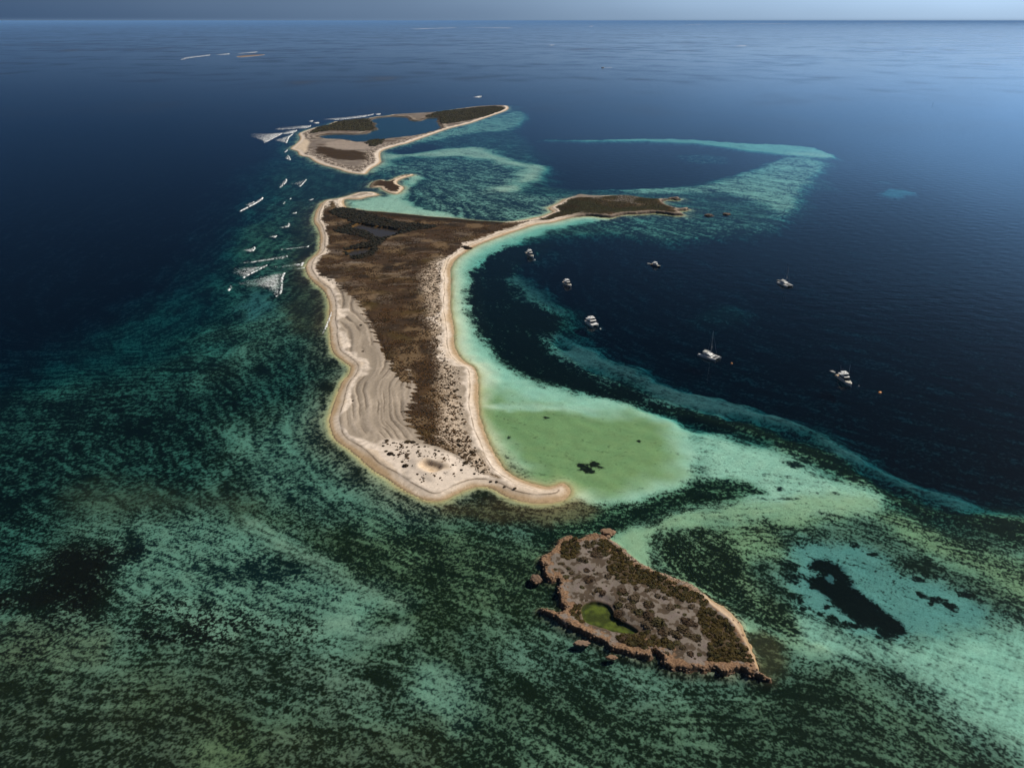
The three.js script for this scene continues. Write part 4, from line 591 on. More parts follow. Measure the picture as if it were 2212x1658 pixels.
// --- the island with a lagoon, far behind
const lagoonIsland = terrain('lagoon_island', -475, -2355, 5, -1235, 2.2, 0.8, (g) => {
  g.fill('sdf', coast.far);
  for (const k of ['lagoon', 'liSand', 'liScrubNorth', 'liScrubEast', 'liScrubSouth', 'liScrubMid', 'liPale']) g.zone(k, S[k], 40);
}, (g, x, z) => {
  const d = g.get(g.f.sdf); if (d < 0) return under(d);
  let y = 1.5 * sstep(0, 14, d) + 0.6 * noise(x / 30, z / 30) * sstep(6, 30, d) + 0.5 * sstep(10, 40, d) + 0.35 * noise(x / 6, z / 6) * sstep(10, 20, d);
  const l = g.get(g.f.lagoon) + 5 * noise(x / 16, z / 16); y = mix(Math.max(y, 0.25), -1.5, sstep(-4, 10, l));
  return y;
}, (g, x, z, o) => {
  const d = g.get(g.f.sdf), n1 = noise(x / 2, z / 2), n2 = noise(x / 6, z / 6), n3 = noise(x / 18, z / 18), n4 = noise(x / 50, z / 50);
  o[0] = 0.19; o[1] = 0.155; o[2] = 0.13;
  blend(o, [0.29, 0.25, 0.21], sstep(0, 0.5, n3 + n4) * 0.6); blend(o, [0.075, 0.05, 0.03], sstep(0.05, 0.4, noise(x / 70 + 9, z / 22) + 0.4 * n3) * 0.75);
  const sc = Math.max(g.get(g.f.liScrubNorth), g.get(g.f.liScrubEast), g.get(g.f.liScrubMid), g.get(g.f.liScrubSouth) - 8 * Math.abs(n4)) + 12 * n3 + 6 * n2;
  blend(o, scrubOlive, sstep(-3, 3, sc) * 0.92); blend(o, scrubDark, sstep(-3, 3, sc) * sstep(0, 0.4, n2 + n3) * 0.7); blend(o, scrubBrown, sstep(-3, 3, g.get(g.f.liScrubSouth) + 10 * n3) * 0.8);
  blend(o, [0.34, 0.28, 0.235], sstep(-6, 6, g.get(g.f.liPale) + 6 * n3) * 0.8);
  const l = g.get(g.f.lagoon); blend(o, [0.42, 0.35, 0.28], sstep(-16, -8, l + 8 * n3) * sstep(0, -6, l) * 0.6 * sstep(-0.1, 0.2, n3));
  blend(o, scrubBrown, sstep(-7, -3, l + 4 * n2) * sstep(1, -2, l) * 0.7);
  const east = sstep(-60, 10, -(x + 330) * 0.2 + (z + 1650) * 0.25 + 20);
  blend(o, whiteSand, sstep(34, 18, d + 10 * n3) * sstep(0.05, 0.3, n1 + n2 * 0.8) * east * 0.8);
  blend(o, scrubBrown, east * sstep(30, 20, d + 12 * n3) * sstep(7, 12, d) * sstep(0.1, -0.15, n2 + n1 * 0.6) * 0.7);
  blend(o, creamSand, sstep(-4, 4, g.get(g.f.liSand)) * 0.9);
  blend(o, whiteSand, sstep(12 + 5 * n3, 7 + 5 * n3, d) * 0.9);
  blend(o, wetSand, sstep(5, 1, d) * 0.85);
  blend(o, [0.05, 0.055, 0.05], sstep(-2, 6, l));
  const tone = 1 + 0.25 * n1 + 0.15 * n2; o[0] *= tone; o[1] *= tone; o[2] *= tone;
}, 'far low island of olive scrub round a wide blue lagoon');

// --- the islet in the gap, and the sand cay near the horizon
terrain('sand_islet', -216, -1252, -148, -1086, 1.4, 0.5, (g) => { g.fill('sdf', coast.small); }, (g, x, z) => { const d = g.get(g.f.sdf); return d < 0 ? under(d) : 0.2 * sstep(0, 2, d) + 1.1 * sstep(0, 8, d) + 0.3 * noise(x / 4, z / 4) * sstep(3, 8, d); }, (g, x, z, o) => {
  const d = g.get(g.f.sdf), n1 = noise(x / 1.6, z / 1.6), n2 = noise(x / 5, z / 5);
  o[0] = scrubBrown[0]; o[1] = scrubBrown[1]; o[2] = scrubBrown[2]; blend(o, scrubDark, sstep(0, 0.4, n1 + n2) * 0.7);
  blend(o, creamSand, sstep(6.5 + 4 * n2, 4 + 4 * n2, d)); blend(o, wetSand, sstep(2.5, 0.5, d) * 0.8); blend(o, [0.08, 0.055, 0.03], sstep(-195, -205, x) * 0.8);
  const t = 1 + 0.25 * n1; o[0] *= t; o[1] *= t; o[2] *= t;
}, 'tiny forked sandy islet in the gap between the two larger islands');
terrain('sand_cay', -1890, -5980, -1735, -5520, 5, 2, (g) => { g.fill('sdf', coast.cay); }, (g, x, z) => { const d = g.get(g.f.sdf); return d < 0 ? under(d) : 0.2 + 1.2 * sstep(0, 18, d); }, (g, x, z, o) => {
  const d = g.get(g.f.sdf), n = noise(x / 14, z / 14); o[0] = 0.40; o[1] = 0.31; o[2] = 0.24; blend(o, [0.14, 0.09, 0.05], sstep(6, 12, d + 6 * n) * 0.8);
}, 'distant pale sand cay inside a line of surf');

// --- the rocky islet in front
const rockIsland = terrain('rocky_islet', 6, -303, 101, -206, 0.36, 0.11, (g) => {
  g.fill('sdf', coast.rock);
  for (const k of ['pond', 'riBeach', 'riNorthShore', 'riThicketNE', 'riThicketNorth', 'riThicketTop', 'riThicketSE', 'riThicketSW', 'riThicketPond']) g.zone(k, S[k], 20);
}, (g, x, z) => {
  const d = g.get(g.f.sdf); if (d < 0) return d * 0.9 - 0.05;
  const beach = sstep(-1.5, 1.2, g.get(g.f.riBeach)), n = noise(x / 0.9, z / 0.9), m = noise(x / 2.4, z / 2.4);
  const rim = (1 - beach) * (1 - 0.75 * sstep(-1.2, 0.6, g.get(g.f.riNorthShore))) * sstep(5.2, 1.6, d + 1.3 * m);
  let y = mix((1.0 + 0.7 * noise(x / 7, z / 7)) * sstep(0, 1.1, d), 0.7 * sstep(0, 6, d), beach) + 0.4 * sstep(3, 12, d) * (1 - 0.3 * beach);
  y += rim * sstep(0.1, 0.9, d) * (0.15 + 0.85 * Math.abs(n) + 0.45 * Math.abs(noise(x / 0.5, z / 0.5)) + 0.45 * m) + 0.18 * noise(x / 5, z / 5) + 0.05 * n;
  const p = g.get(g.f.pond) + 0.4 * m; y *= 1 - 0.62 * sstep(-4.5, -0.5, p); y = mix(y + 0.25 * sstep(-3, -0.5, p) * Math.abs(n), -0.7, sstep(-0.5, 0.9, p));
  return y;
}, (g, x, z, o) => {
  const d = g.get(g.f.sdf), n0 = noise(x / 0.3, z / 0.3), n1 = noise(x / 0.8, z / 0.8), n2 = noise(x / 2.2, z / 2.2), n3 = noise(x / 6, z / 6);
  o[0] = greyGround[0]; o[1] = greyGround[1]; o[2] = greyGround[2];
  blend(o, [0.245, 0.205, 0.17], sstep(0, 0.5, n3 + 0.4 * n1) * 0.6); blend(o, [0.19, 0.15, 0.145], sstep(0.1, 0.5, -n3 + 0.5 * n2) * 0.5);
  blend(o, [0.068, 0.048, 0.031], sstep(-0.02, 0.14, n3 * 0.75 + n2 * 0.6 + 0.25 * n1) * 0.88);
  let t = -9; for (const k of ['riThicketNE', 'riThicketNorth', 'riThicketTop', 'riThicketSE', 'riThicketSW', 'riThicketPond']) t = Math.max(t, g.get(g.f[k]));
  blend(o, [0.075, 0.052, 0.030], sstep(-0.8, 0.6, t + 1.2 * n2) * 0.9);
  const beach = sstep(-1.5, 1.2, g.get(g.f.riBeach)), rim = (1 - beach) * (1 - 0.6 * sstep(-1, 0.6, g.get(g.f.riNorthShore))) * sstep(4.6 + 4 * n2 + 5 * n3, 3.2 + 4 * n2 + 5 * n3, d);
  blend(o, rockRed, rim * 0.92); blend(o, [0.050, 0.036, 0.026], (1 - beach) * sstep(0.9 + 0.5 * n1, 0.3, d) * 0.85); blend(o, [0.27, 0.17, 0.10], rim * sstep(0, 0.4, n1) * 0.7); blend(o, [0.14, 0.08, 0.048], rim * sstep(0.0, 0.4, -n1 - 0.5 * n0) * 0.8);  // dark foot of the rim: wet rock plus the shadow at its base, painted in
  blend(o, [0.52, 0.39, 0.27], beach * sstep(8, 6, d) * 0.9); blend(o, [0.30, 0.19, 0.10], beach * sstep(-240, -228, z) * (0.3 + sstep(-0.2, 0.3, n1)) * 0.7); blend(o, wetSand, beach * sstep(1.5, 0.2, d) * 0.6);
  const ns = sstep(-0.8, 0.5, g.get(g.f.riNorthShore)); blend(o, [0.42, 0.31, 0.22], ns * sstep(-0.15, 0.2, n1) * 0.7);
  const p = g.get(g.f.pond); blend(o, [0.12, 0.085, 0.06], sstep(-1.6, -0.4, p + n2) * 0.5);
  blend(o, [0.060, 0.060, 0.012], sstep(-0.2, 0.5, p)); blend(o, [0.15, 0.155, 0.022], sstep(-0.2, 0.5, p) * sstep(-0.15, 0.5, n3 * 0.8 + n2 * 0.5 + 0.2) * 0.8); blend(o, [0.05, 0.05, 0.012], sstep(-0.2, 0.4, p) * sstep(2.2, 0.3, p + n2));
  const tone = 1 + 0.26 * n0 + 0.22 * n1 + 0.1 * n2; o[0] *= tone; o[1] *= tone; o[2] *= tone;
}, 'small rocky islet with brown shrubs and a green pond');

// ---------------------------------------------------------------- rocks
function rockGeometry(seed, detail, flat) { // lumpy stone
  const g = new THREE.IcosahedronGeometry(1, detail), p = g.attributes.position, r = mulberry(seed), o = [r() * 90, r() * 90, r() * 90];
  for (let i = 0; i < p.count; i++) {
    const x = p.getX(i), y = p.getY(i), z = p.getZ(i), k = 1 + 0.42 * noise(x * 1.7 + o[0] + z, y * 1.7 + o[1]) + 0.3 * noise(z * 3.3 + o[2], x * 3.3 - y * 2);
    p.setXYZ(i, x * k, y * k * flat, z * k);
  }
  g.computeVertexNormals(); return g;
}
const darkRock = std([0.075, 0.055, 0.042], 0.95), rockMats = [std(rockRed, 0.95), std([0.25, 0.16, 0.10], 0.95), std([0.13, 0.082, 0.052], 0.95), std([0.21, 0.14, 0.095], 0.95)];
{
  const geos = [0, 1, 2, 3, 4].map((i) => rockGeometry(300 + i, 1, 0.5)), p = S.rockIsland.p, n = p.length / 2, r = mulberry(61);
  let made = 0;
  for (let i = 0; made < 280 && i < 9000; i++) {
    const k = (r() * n) | 0, x = p[k * 2] + (r() - 0.5) * 5, z = p[k * 2 + 1] + (r() - 0.5) * 5;
    const d = coast.rock(x, z); if (d < 0.1 || d > 3.6) continue;
    const b = inside(S.riBeach, x, z, 20); if (b > -1 && r() < 0.8) continue;
    if (inside(S.riNorthShore, x, z, 20) > -1 && r() < 0.5) continue;
    const m = part(rockIsland.mesh, 'rock', geos[(r() * 5) | 0], rockMats[(r() * 4) | 0]), s = 0.34 + 0.62 * r() * r() * r();
    m.position.set(x, rockIsland.ground(x, z) + 0.1 * s, z); m.scale.set(s * (0.8 + 0.6 * r()), s * (0.7 + 0.5 * r()), s); m.rotation.y = r() * 6.28; made++;
  }
  shade(rockIsland.mesh);
  const islets = [
    ['rocky_outcrop', 45.6, -300.9, 3.3, 2.6, 1.5, 'orange-brown rock standing in the water off the islet\'s north tip'],
    ['rocky_outcrop', 45.3, -297.2, 1.2, 1.0, 0.8, 'small brown rock between the islet\'s north tip and the larger rock'],
    ['rocky_outcrop', 10.4, -266.4, 2.4, 2.9, 1.7, 'pointed brown rock in the water just left of the islet\'s west bulge'],
    ['rocky_outcrop', 27.3, -228.6, 3.2, 1.6, 1.0, 'crumbly low rock in front of the islet below the green pond'],
    ['rocky_outcrop', 38.0, -221.4, 2.2, 1.1, 0.8, 'small flat rock in the water in front of the islet\'s lower shore'],
    ['rocky_outcrop', 245.7, -958.8, 5.6, 4.5, 2.0, 'dark rock off the tip of the scrubby headland, the nearer of two'],
    ['rocky_outcrop', 269.2, -964.9, 5.0, 4, 1.8, 'dark rock farthest out from the scrubby headland'],
    ['rocky_outcrop', 224.5, -1055, 4.5, 6, 2.2, 'pale-topped rock at the end of the headland\'s thin northern spur'],
  ];
  islets.forEach(([name, x, z, rx, rz, h, label], i) => {
    const g = thing(name, label, 'rock', [x, 0, z]), big = rockGeometry(500 + i, 3, 1), q = big.attributes.position;
    for (let v = 0; v < q.count; v++) { const a = q.getX(v), b = q.getY(v), c = q.getZ(v); const s = 1 + 0.28 * noise(a * 5 + i * 9, c * 5 + b * 3); q.setXYZ(v, a * s * rx, (b > 0.55 ? 0.55 + (b - 0.55) * 0.3 : b) * s * h * 1.1 + 0.1, c * s * rz); }
    big.computeVertexNormals(); part(g, 'main_rock', big, i < 5 ? rockMats[i % 4] : darkRock);
    for (let k = 0; k < (i < 5 ? 7 : 4); k++) { const s = Math.min(rx, rz) * (0.18 + 0.2 * r()), a = r() * 6.28, m = part(g, 'boulder', geos[k % 5], rockMats[(k + i) % 4]); m.scale.set(s, s * 0.8, s); m.rotation.y = a; m.position.set(Math.cos(a) * rx * 0.75, h * 0.35, Math.sin(a) * rz * 0.75); }
    shade(g);
  });
}

// ---------------------------------------------------------------- plants
function bushGeometry(seed, leaves) {                     // a low dome of many small leaf sprays round a twiggy core
  const r = mulberry(seed), list = [];
  const core = new THREE.IcosahedronGeometry(0.72, 1), cp = core.attributes.position;
  for (let i = 0; i < cp.count; i++) { const x = cp.getX(i), y = cp.getY(i), z = cp.getZ(i), k = 1 + 0.5 * noise(x * 2 + seed, z * 2 + y); cp.setXYZ(i, x * k, Math.max(-0.05, y * k * 0.62), z * k); }
  core.deleteAttribute('uv'); core.computeVertexNormals(); list.push(core);
  const pos = [];
  for (let i = 0; i < leaves; i++) {
    const a = r() * 6.283, e = Math.acos(1 - r() * 0.98), lump = 0.82 + 0.34 * noise(Math.cos(a) * 1.7 + seed, Math.sin(a) * 1.7 + e), q = lump * (0.72 + 0.3 * r());
    const c = new THREE.Vector3(Math.sin(e) * Math.cos(a), Math.cos(e) * 0.66, Math.sin(e) * Math.sin(a)).multiplyScalar(q), s = 0.10 + 0.11 * r();
    const u = new THREE.Vector3(r() - 0.5, r() * 0.5 - 0.1, r() - 0.5).normalize().multiplyScalar(s), v = new THREE.Vector3(r() - 0.5, r() * 0.7, r() - 0.5).normalize().multiplyScalar(s);
    const A = c.clone().add(u), B = c.clone().sub(u), C = c.clone().add(v), D = c.clone().sub(v).add(new THREE.Vector3(0, -0.03, 0));
    for (const w of [A, C, B, A, B, D]) pos.push(w.x, w.y, w.z);
  }
  const g = new THREE.BufferGeometry(); g.setAttribute('position', new THREE.Float32BufferAttribute(pos, 3)); g.computeVertexNormals(); list.push(g);
  return mergeGeometries(list);
}
const bushGeos = [0, 1, 2, 3, 4].map((i) => bushGeometry(40 + i, 170));
const leaf = (c) => new THREE.MeshPhysicalMaterial({ color: rgb(...c), roughness: 1, specularIntensity: 0.3 });
const bushMats = [leaf([0.080, 0.060, 0.032]), leaf([0.064, 0.054, 0.023]), leaf([0.092, 0.068, 0.043]), leaf([0.072, 0.048, 0.029])], thicketMats = [leaf([0.064, 0.048, 0.015]), leaf([0.078, 0.057, 0.018]), leaf([0.052, 0.044, 0.016])];
{
  const r = mulberry(1234);
  const place = (name, x, z, s, mats, ground, label, group, tall = 0.42) => {
    const m = new THREE.Mesh(bushGeos[(r() * 5) | 0], mats[(r() * mats.length) | 0]); m.name = numbered(name); m.position.set(x, ground(x, z) - 0.05, z);
    m.scale.set(s * (0.9 + 0.25 * r()), s * tall * (0.85 + 0.3 * r()), s * (0.9 + 0.25 * r())); m.rotation.y = r() * 6.28; scene.add(shade(m)); tag(m, label, 'shrub', group);
  };
  const where = (x, z, s) => {
    const size = s > 1.9 ? 'wide' : s > 1.1 ? 'middling' : 'tiny', p = inside(S.pond, x, z, 40);
    const spot = p > -5 ? 'close beside the green pond' : z < -278 ? 'at the north end of the rocky islet' : x < 32 ? 'on the left bulge of the rocky islet' : z > -228 ? 'near the front rocks of the islet' : x > 62 ? 'in the right half of the rocky islet' : 'in the middle of the rocky islet';
    return [size + ' brown shrub on grey ground ' + spot, 'shrubs ' + spot];
  };
  for (const [x, z, s] of SHRUB_SPOTS) {                // a few crowns make up each of the wider clumps
    place('shrub', x, z, s * 1.25, bushMats, rockIsland.ground, ...where(x, z, s));
    if (s > 1.9) for (let k = 0; k < 2; k++) { const a = r() * 6.28; place('shrub', x + Math.cos(a) * s * 0.8, z + Math.sin(a) * s * 0.8, s * 0.8, bushMats, rockIsland.ground, ...where(x, z, s * 0.64)); }
  }
  const fill = (shape, gap, label, group) => {
    const done = [];
    for (let i = 0; i < 5000; i++) {
      const x = mix(shape.x0, shape.x1, r()), z = mix(shape.z0, shape.z1, r()); if (inside(shape, x, z, 20) < 0.2 || done.some(([a, b]) => Math.hypot(a - x, b - z) < gap)) continue;
      done.push([x, z]); place('thicket_shrub', x, z, gap * (0.72 + 0.3 * r()), thicketMats, rockIsland.ground, label, group, 0.5);
    }
  };
  fill(S.riThicketNE, 1.9, 'olive shrub of the long thicket behind the islet\'s northeast shore', 'northeast thicket of the islet');
  fill(S.riThicketNorth, 1.9, 'olive shrub of the thicket by the islet\'s northwest rocks', 'northwest thicket of the islet');
  fill(S.riThicketTop, 1.9, 'olive shrub of the thicket at the islet\'s north end', 'north thicket of the islet');
  fill(S.riThicketSE, 1.9, 'olive shrub of the thicket filling the islet\'s pointed southeast end', 'southeast thicket of the islet');
  fill(S.riThicketSW, 1.9, 'olive shrub of the thicket between the pond and the islet\'s lower rocks', 'lower thicket of the islet');
  fill(S.riThicketPond, 1.7, 'olive shrub of the clump at the left end of the green pond', 'pond side clump');
  for (const [x, z, s] of BUSH_SPOTS) {
    const label = z < -700 ? 'dark bush beside the beach at the head of the bay' : z > -395 ? 'dark bush on the white sand at the near end of the long island' : 'dark bush among the shingle and scrub of the long island';
    place('bush', x, z, Math.max(1.1, s), [leaf([0.05, 0.034, 0.018]), leaf([0.065, 0.045, 0.022])], longIsland.ground, label, label.includes('white sand') ? 'bushes on the south sand' : label.includes('bay') ? 'bushes at the bay head' : 'bushes in the scrub', 0.5);
  }
}
{ // scrub nobody could count, over the long island and the island behind it
  const tuft = new THREE.IcosahedronGeometry(1, 1), p = tuft.attributes.position; for (let i = 0; i < p.count; i++) { const k = 1 + 0.6 * noise(p.getX(i) * 3 + 7, p.getZ(i) * 3 + p.getY(i)); p.setXYZ(i, p.getX(i) * k, Math.max(-0.2, p.getY(i) * k * 0.7), p.getZ(i) * k); } tuft.computeVertexNormals();
  const scatter = (name, label, island, bbox, count, chance, size, colours, seed, olive) => {
    const r = mulberry(seed), at = [], M = new THREE.Matrix4(), Q = new THREE.Quaternion(), up = new THREE.Vector3(0, 1, 0), g = island.grid;
    for (let i = 0; i < count * 12 && at.length < count; i++) {
      const x = mix(bbox[0], bbox[2], r()), z = mix(bbox[1], bbox[3], r()); g.at(x, z); if (r() < chance(g, x, z)) at.push([x, z]);
    }
    const m = new THREE.InstancedMesh(tuft, leaf([1, 1, 1]), at.length);
    at.forEach(([x, z], i) => { const s = size(r); M.compose(new THREE.Vector3(x, island.ground(x, z) + s * 0.1, z), Q.setFromAxisAngle(up, r() * 6.28), new THREE.Vector3(s * (0.8 + 0.5 * r()), s * (0.5 + 0.3 * r()), s)); m.setMatrixAt(i, M); g.at(x, z); const pal = olive && g.get(g.f.armScrub) > 0 ? olive : colours, c = pal[(r() * pal.length) | 0], t = 0.75 + 0.5 * r(); m.setColorAt(i, rgb(c[0] * t, c[1] * t, c[2] * t)); });
    m.name = name; m.userData = { kind: 'stuff', label }; scene.add(shade(m));
  };
  const B = [-255, -1100, 230, -330];
  scatter('scrub', 'brown low scrub covering the long island', longIsland, B, 60000, (g, x, z) => {
    const d = g.get(g.f.sdf); if (d < 9) return 0; const n = noise(x / 9, z / 9), f = 7 * noise((x * 0.9 + z * 0.35) / 26, (z * 0.9 - x * 0.35) / 3.2);
    const s = sstep(-1, 2, Math.max(g.get(g.f.scrub), g.get(g.f.scrubSouth)) + f) * (0.14 + 0.9 * n + 0.7 * noise(x / 26, z / 26) + 0.3 * sstep(-640, -480, z)) + sstep(-2, 3, g.get(g.f.armScrub)) * 0.35, du = sstep(-4, 6, g.get(g.f.duneSpeckle)) * (0.30 + 1.0 * noise(x / 5, z / 5)), w = sstep(0, 4, g.get(g.f.whiteSouth)) * Math.max(0, noise(x / 5, z / 5) * 1.2) * sstep(8, 22, d);
    return Math.max(du, w, s * (1 - sstep(-4, 6, g.get(g.f.duneSpeckle)))) * (Math.max(g.get(g.f.brownPond), g.get(g.f.brownPondSouth), g.get(g.f.hollow)) > -2 ? 0 : 1);
  }, (r) => 0.25 + 0.6 * r() * r(), [[0.055, 0.030, 0.012], [0.080, 0.040, 0.013], [0.040, 0.025, 0.011], [0.030, 0.021, 0.010]], 5, [[0.036, 0.033, 0.011], [0.046, 0.037, 0.013], [0.025, 0.024, 0.010], [0.050, 0.033, 0.013]]);
  scatter('mangrove', 'dark mangrove trees round the ponds of the long island', longIsland, B, 6500, (g) => sstep(-1, 3, g.get(g.f.mangrove)) * (g.get(g.f.brownPond) > -1 || g.get(g.f.brownPondSouth) > -1 ? 0 : 1), (r) => 1.1 + 1.3 * r(), [[0.018, 0.016, 0.009], [0.026, 0.020, 0.011], [0.014, 0.015, 0.009]], 6);
  scatter('island_scrub', 'olive scrub covering the far lagoon island', lagoonIsland, [-470, -2350, 0, -1240], 9000, (g) => { const s = Math.max(g.get(g.f.liScrubNorth), g.get(g.f.liScrubEast), g.get(g.f.liScrubMid)); return g.get(g.f.sdf) > 9 && g.get(g.f.lagoon) < -5 ? sstep(-8, 6, s) : 0; }, (r) => 1.2 + 1.8 * r(), [[0.040, 0.038, 0.013], [0.032, 0.026, 0.013], [0.052, 0.041, 0.016]], 7);
}
console.log('land done');
// ---------------------------------------------------------------- surf
{
  const foam = new THREE.MeshStandardMaterial({ color: rgb(0.84, 0.86, 0.88), roughness: 0.9 });
  const wave = (key, fill, high, label, far = 0) => {
    // the crest is the seaward-lit right-hand edge; behind it the foam thins out in streaks and flecks
    const s = S[key], span = Math.max(s.x1 - s.x0, s.z1 - s.z0), cell = far || clamp(span / 260, 0.26, 0.7), nx = Math.ceil((s.x1 - s.x0) / cell) + 1, nz = Math.ceil((s.z1 - s.z0) / cell) + 1;
    const ids = new Int32Array(nx * nz).fill(-1), pos = [], idx = [], r = mulberry(key.length * 977 + nx), q = far ? cell * 1.5 : Math.max(1, cell * 2.2), edge = new Float32Array(nz), depthIn = new Float32Array(nx * nz);
    for (let j = 0; j < nz; j++) { edge[j] = -1e9; for (let i = 0; i < nx; i++) { const x = s.x0 + i * cell, z = s.z0 + j * cell; const d = depthIn[j * nx + i] = inside(s, x, z, 30) + (far ? 0 : 1.3 * noise(x / 5, z / 3) + 0.7 * noise(x / 1.4, z / 1.2)); if (d > 0) edge[j] = x; } }
    const vert = (i, j) => {
      const k = j * nx + i; if (ids[k] >= 0) return ids[k];
      const x = s.x0 + i * cell, z = s.z0 + j * cell, c = sstep(3.2 * q, 0, edge[j] - x);
      pos.push(x + cell * 0.4 * noise(x * 3, z * 3), 0.05 + high * (0.15 + 0.85 * c) * sstep(-0.2, 1.2 * q, depthIn[k]) * (0.6 + 0.7 * Math.abs(noise(x / 1.3, z / 1.3))), z + cell * 0.4 * noise(z * 3 + 9, x * 3));
      return ids[k] = pos.length / 3 - 1;
    };
    for (let j = 0; j < nz - 1; j++) for (let i = 0; i < nx - 1; i++) {
      const d = depthIn[j * nx + i]; if (d < 0) continue;
      const x = s.x0 + i * cell, z = s.z0 + j * cell, back = edge[j] - x, crest = sstep(2.2 * q, 0.5 * q, back) * sstep(-0.45, 0.1, noise(x / 6 + 30, z / 4)), tail = 1 - 0.75 * sstep(0, 0.85 * (s.x1 - s.x0), back);
      const lace = 0.55 * noise(x / 8, z / 2.2) + 0.6 * noise(x / 2.2, z / 1.0) + 0.35 * noise(x / 0.9, z / 0.8);
      const chance = Math.max(crest, sstep(-0.1, 0.9, fill * tail * sstep(0, far ? 2 * q : Math.min(7, 2 + span * 0.09), d) + 0.9 * lace - 0.16));
      if (r() > chance * (far ? 0.5 : 0.9)) continue;
      const a = vert(i, j), b = vert(i, j + 1), c = vert(i + 1, j), e = vert(i + 1, j + 1); idx.push(a, b, c, b, e, c);
    }
    if (!idx.length) return;
    const g = new THREE.BufferGeometry(); g.setAttribute('position', new THREE.Float32BufferAttribute(pos, 3)); g.setIndex(idx); g.computeVertexNormals();
    const m = new THREE.Mesh(g, foam); m.name = numbered('breaking_wave'); scene.add(shade(m)); tag(m, label, 'wave', 'surf along the reefs');
  };
  wave('waveFan', 0.55, 0.7, 'wide fan of white foam, the largest breaker beside the long island');
  wave('waveTwin', 0.5, 0.8, 'double band of foam just above the wide white fan');
  wave('waveLong', 0.70, 0.7, 'long thin breaker crossing above the double band of foam');
  wave('waveInner', 0.55, 0.6, 'streaky breaker close to the bulge of the long island\'s west beach');
  wave('waveThin', 0.9, 0.4, 'short foam line just below the streaky breaker by the beach');
  wave('waveCurl', 0.85, 0.9, 'short plump breaker with a ragged tail left of the long thin one');
  wave('waveTip', 1.2, 1.0, 'small bright whitecap at the left point of the wide foam fan');
  wave('waveFaint', 0.5, 0.4, 'faint foam streak nearest the long island\'s west beach');
  wave('waveShore', 0.9, 0.4, 'thin line of foam washing along the long island\'s west beach');
  wave('waveOuter', 1.2, 1.3, 'straight slanting breaker alone on the dark outer sea');
  wave('waveOuterSplash', 0.6, 0.5, 'spray trailing behind the straight slanting breaker');
  wave('waveHook', 1.2, 1.2, 'hook-shaped breaker off the gap between the islands');
  wave('waveWedge', 0.42, 0.6, 'pale wedge of foam in the gap between the islands');
  wave('waveFin', 1.0, 1.0, 'fin-shaped breaker below the far island\'s western point');
  wave('waveChip', 1.2, 0.8, 'tiny whitecap just off the far island\'s western point');
  wave('waveBig', 0.62, 1.2, 'largest white breaker off the far island\'s western point');
  wave('waveBigEast', 0.55, 1.2, 'ragged breaker between the largest far one and the point');
  wave('waveBack', 0.55, 1.2, 'long breaker behind the others off the far island');
  wave('waveMiddle', 0.85, 1.2, 'breaker in the middle of the far island\'s surf');
  wave('waveDash', 1.2, 1.0, 'short dash of foam behind the far island, the left one');
  wave('waveDashEast', 1.2, 1.0, 'short dash of foam behind the far island, nearer its beach');
  wave('waveRidge', 0.45, 1.2, 'long pale band of surf along the far island\'s back shore');
  wave('waveRidgeEnd', 1.2, 1.0, 'small foam patch at the right end of the far back surf');
  wave('waveSmile', 1.0, 0.7, 'small curved whitecap halfway along the western reef');
  wave('waveFoot', 0.9, 0.8, 'foot-shaped whitecap above the small curved one on the western reef');
  wave('waveSpeck', 1.2, 0.5, 'small foam speck on the brown western reef');
  wave('waveBit', 1.2, 0.5, 'tiny slanting foam fleck left of the long island\'s north end');
  wave('waveBitNorth', 1.2, 0.5, 'tiny round foam fleck off the long island\'s north end');
  wave('waveGap', 0.9, 0.5, 'little line of foam close to the long island\'s north corner');
  wave('waveTipEast', 1.0, 1.2, 'lone breaker beyond the far island\'s right tip');
  const reefs = [['reefLineA', 'curved line of surf at the left end of the distant shoal'], ['reefLineB', 'short line of surf in the middle of the distant shoal'], ['reefLineC', 'line of surf behind the distant sand cay'],
    ['horizonReefA', 'white surf line near the horizon, the leftmost'], ['horizonReefB', 'faint surf line near the horizon, second from left'], ['horizonReefC', 'peaked surf line near the horizon right of the middle'], ['horizonReefD', 'longest surf line near the horizon'], ['horizonReefE', 'pale surf line near the horizon towards the right'], ['horizonReefF', 'surf line near the horizon at the right edge'], ['horizonReefG', 'tiny surf fleck near the horizon at the middle'], ['farStreak', 'short white streak on the open sea below the horizon surf'], ['wakeFoam', 'faint white fleck on the open sea above the far speedboat']];
  for (const [k, label] of reefs) wave(k, 0.9, k.startsWith('horizon') ? 2.2 : 1.2, label, Math.max(2, Math.max((S[k].x1 - S[k].x0), (S[k].z1 - S[k].z0)) / 110));
}

// ---------------------------------------------------------------- boats
const white = new THREE.MeshPhysicalMaterial({ color: rgb(0.80, 0.80, 0.79), roughness: 0.35, clearcoat: 0.5, clearcoatRoughness: 0.2 });
const cream = std([0.66, 0.62, 0.54], 0.7), glassDark = new THREE.MeshPhysicalMaterial({ color: rgb(0.012, 0.014, 0.018), roughness: 0.08, clearcoat: 1 }), rubberGrey = std([0.30, 0.31, 0.33], 0.7), darkGrey = std([0.035, 0.037, 0.042], 0.6), steel = new THREE.MeshStandardMaterial({ color: rgb(0.62, 0.63, 0.65), roughness: 0.3, metalness: 0.9 });
const teak = std([0.30, 0.19, 0.10], 0.8), navy = std([0.03, 0.045, 0.10], 0.5), orange = std([0.72, 0.26, 0.03], 0.6), buoyWhite = std([0.75, 0.74, 0.70], 0.6), canvas = std([0.70, 0.69, 0.66], 0.9), antifoul = std([0.03, 0.05, 0.10], 0.7);
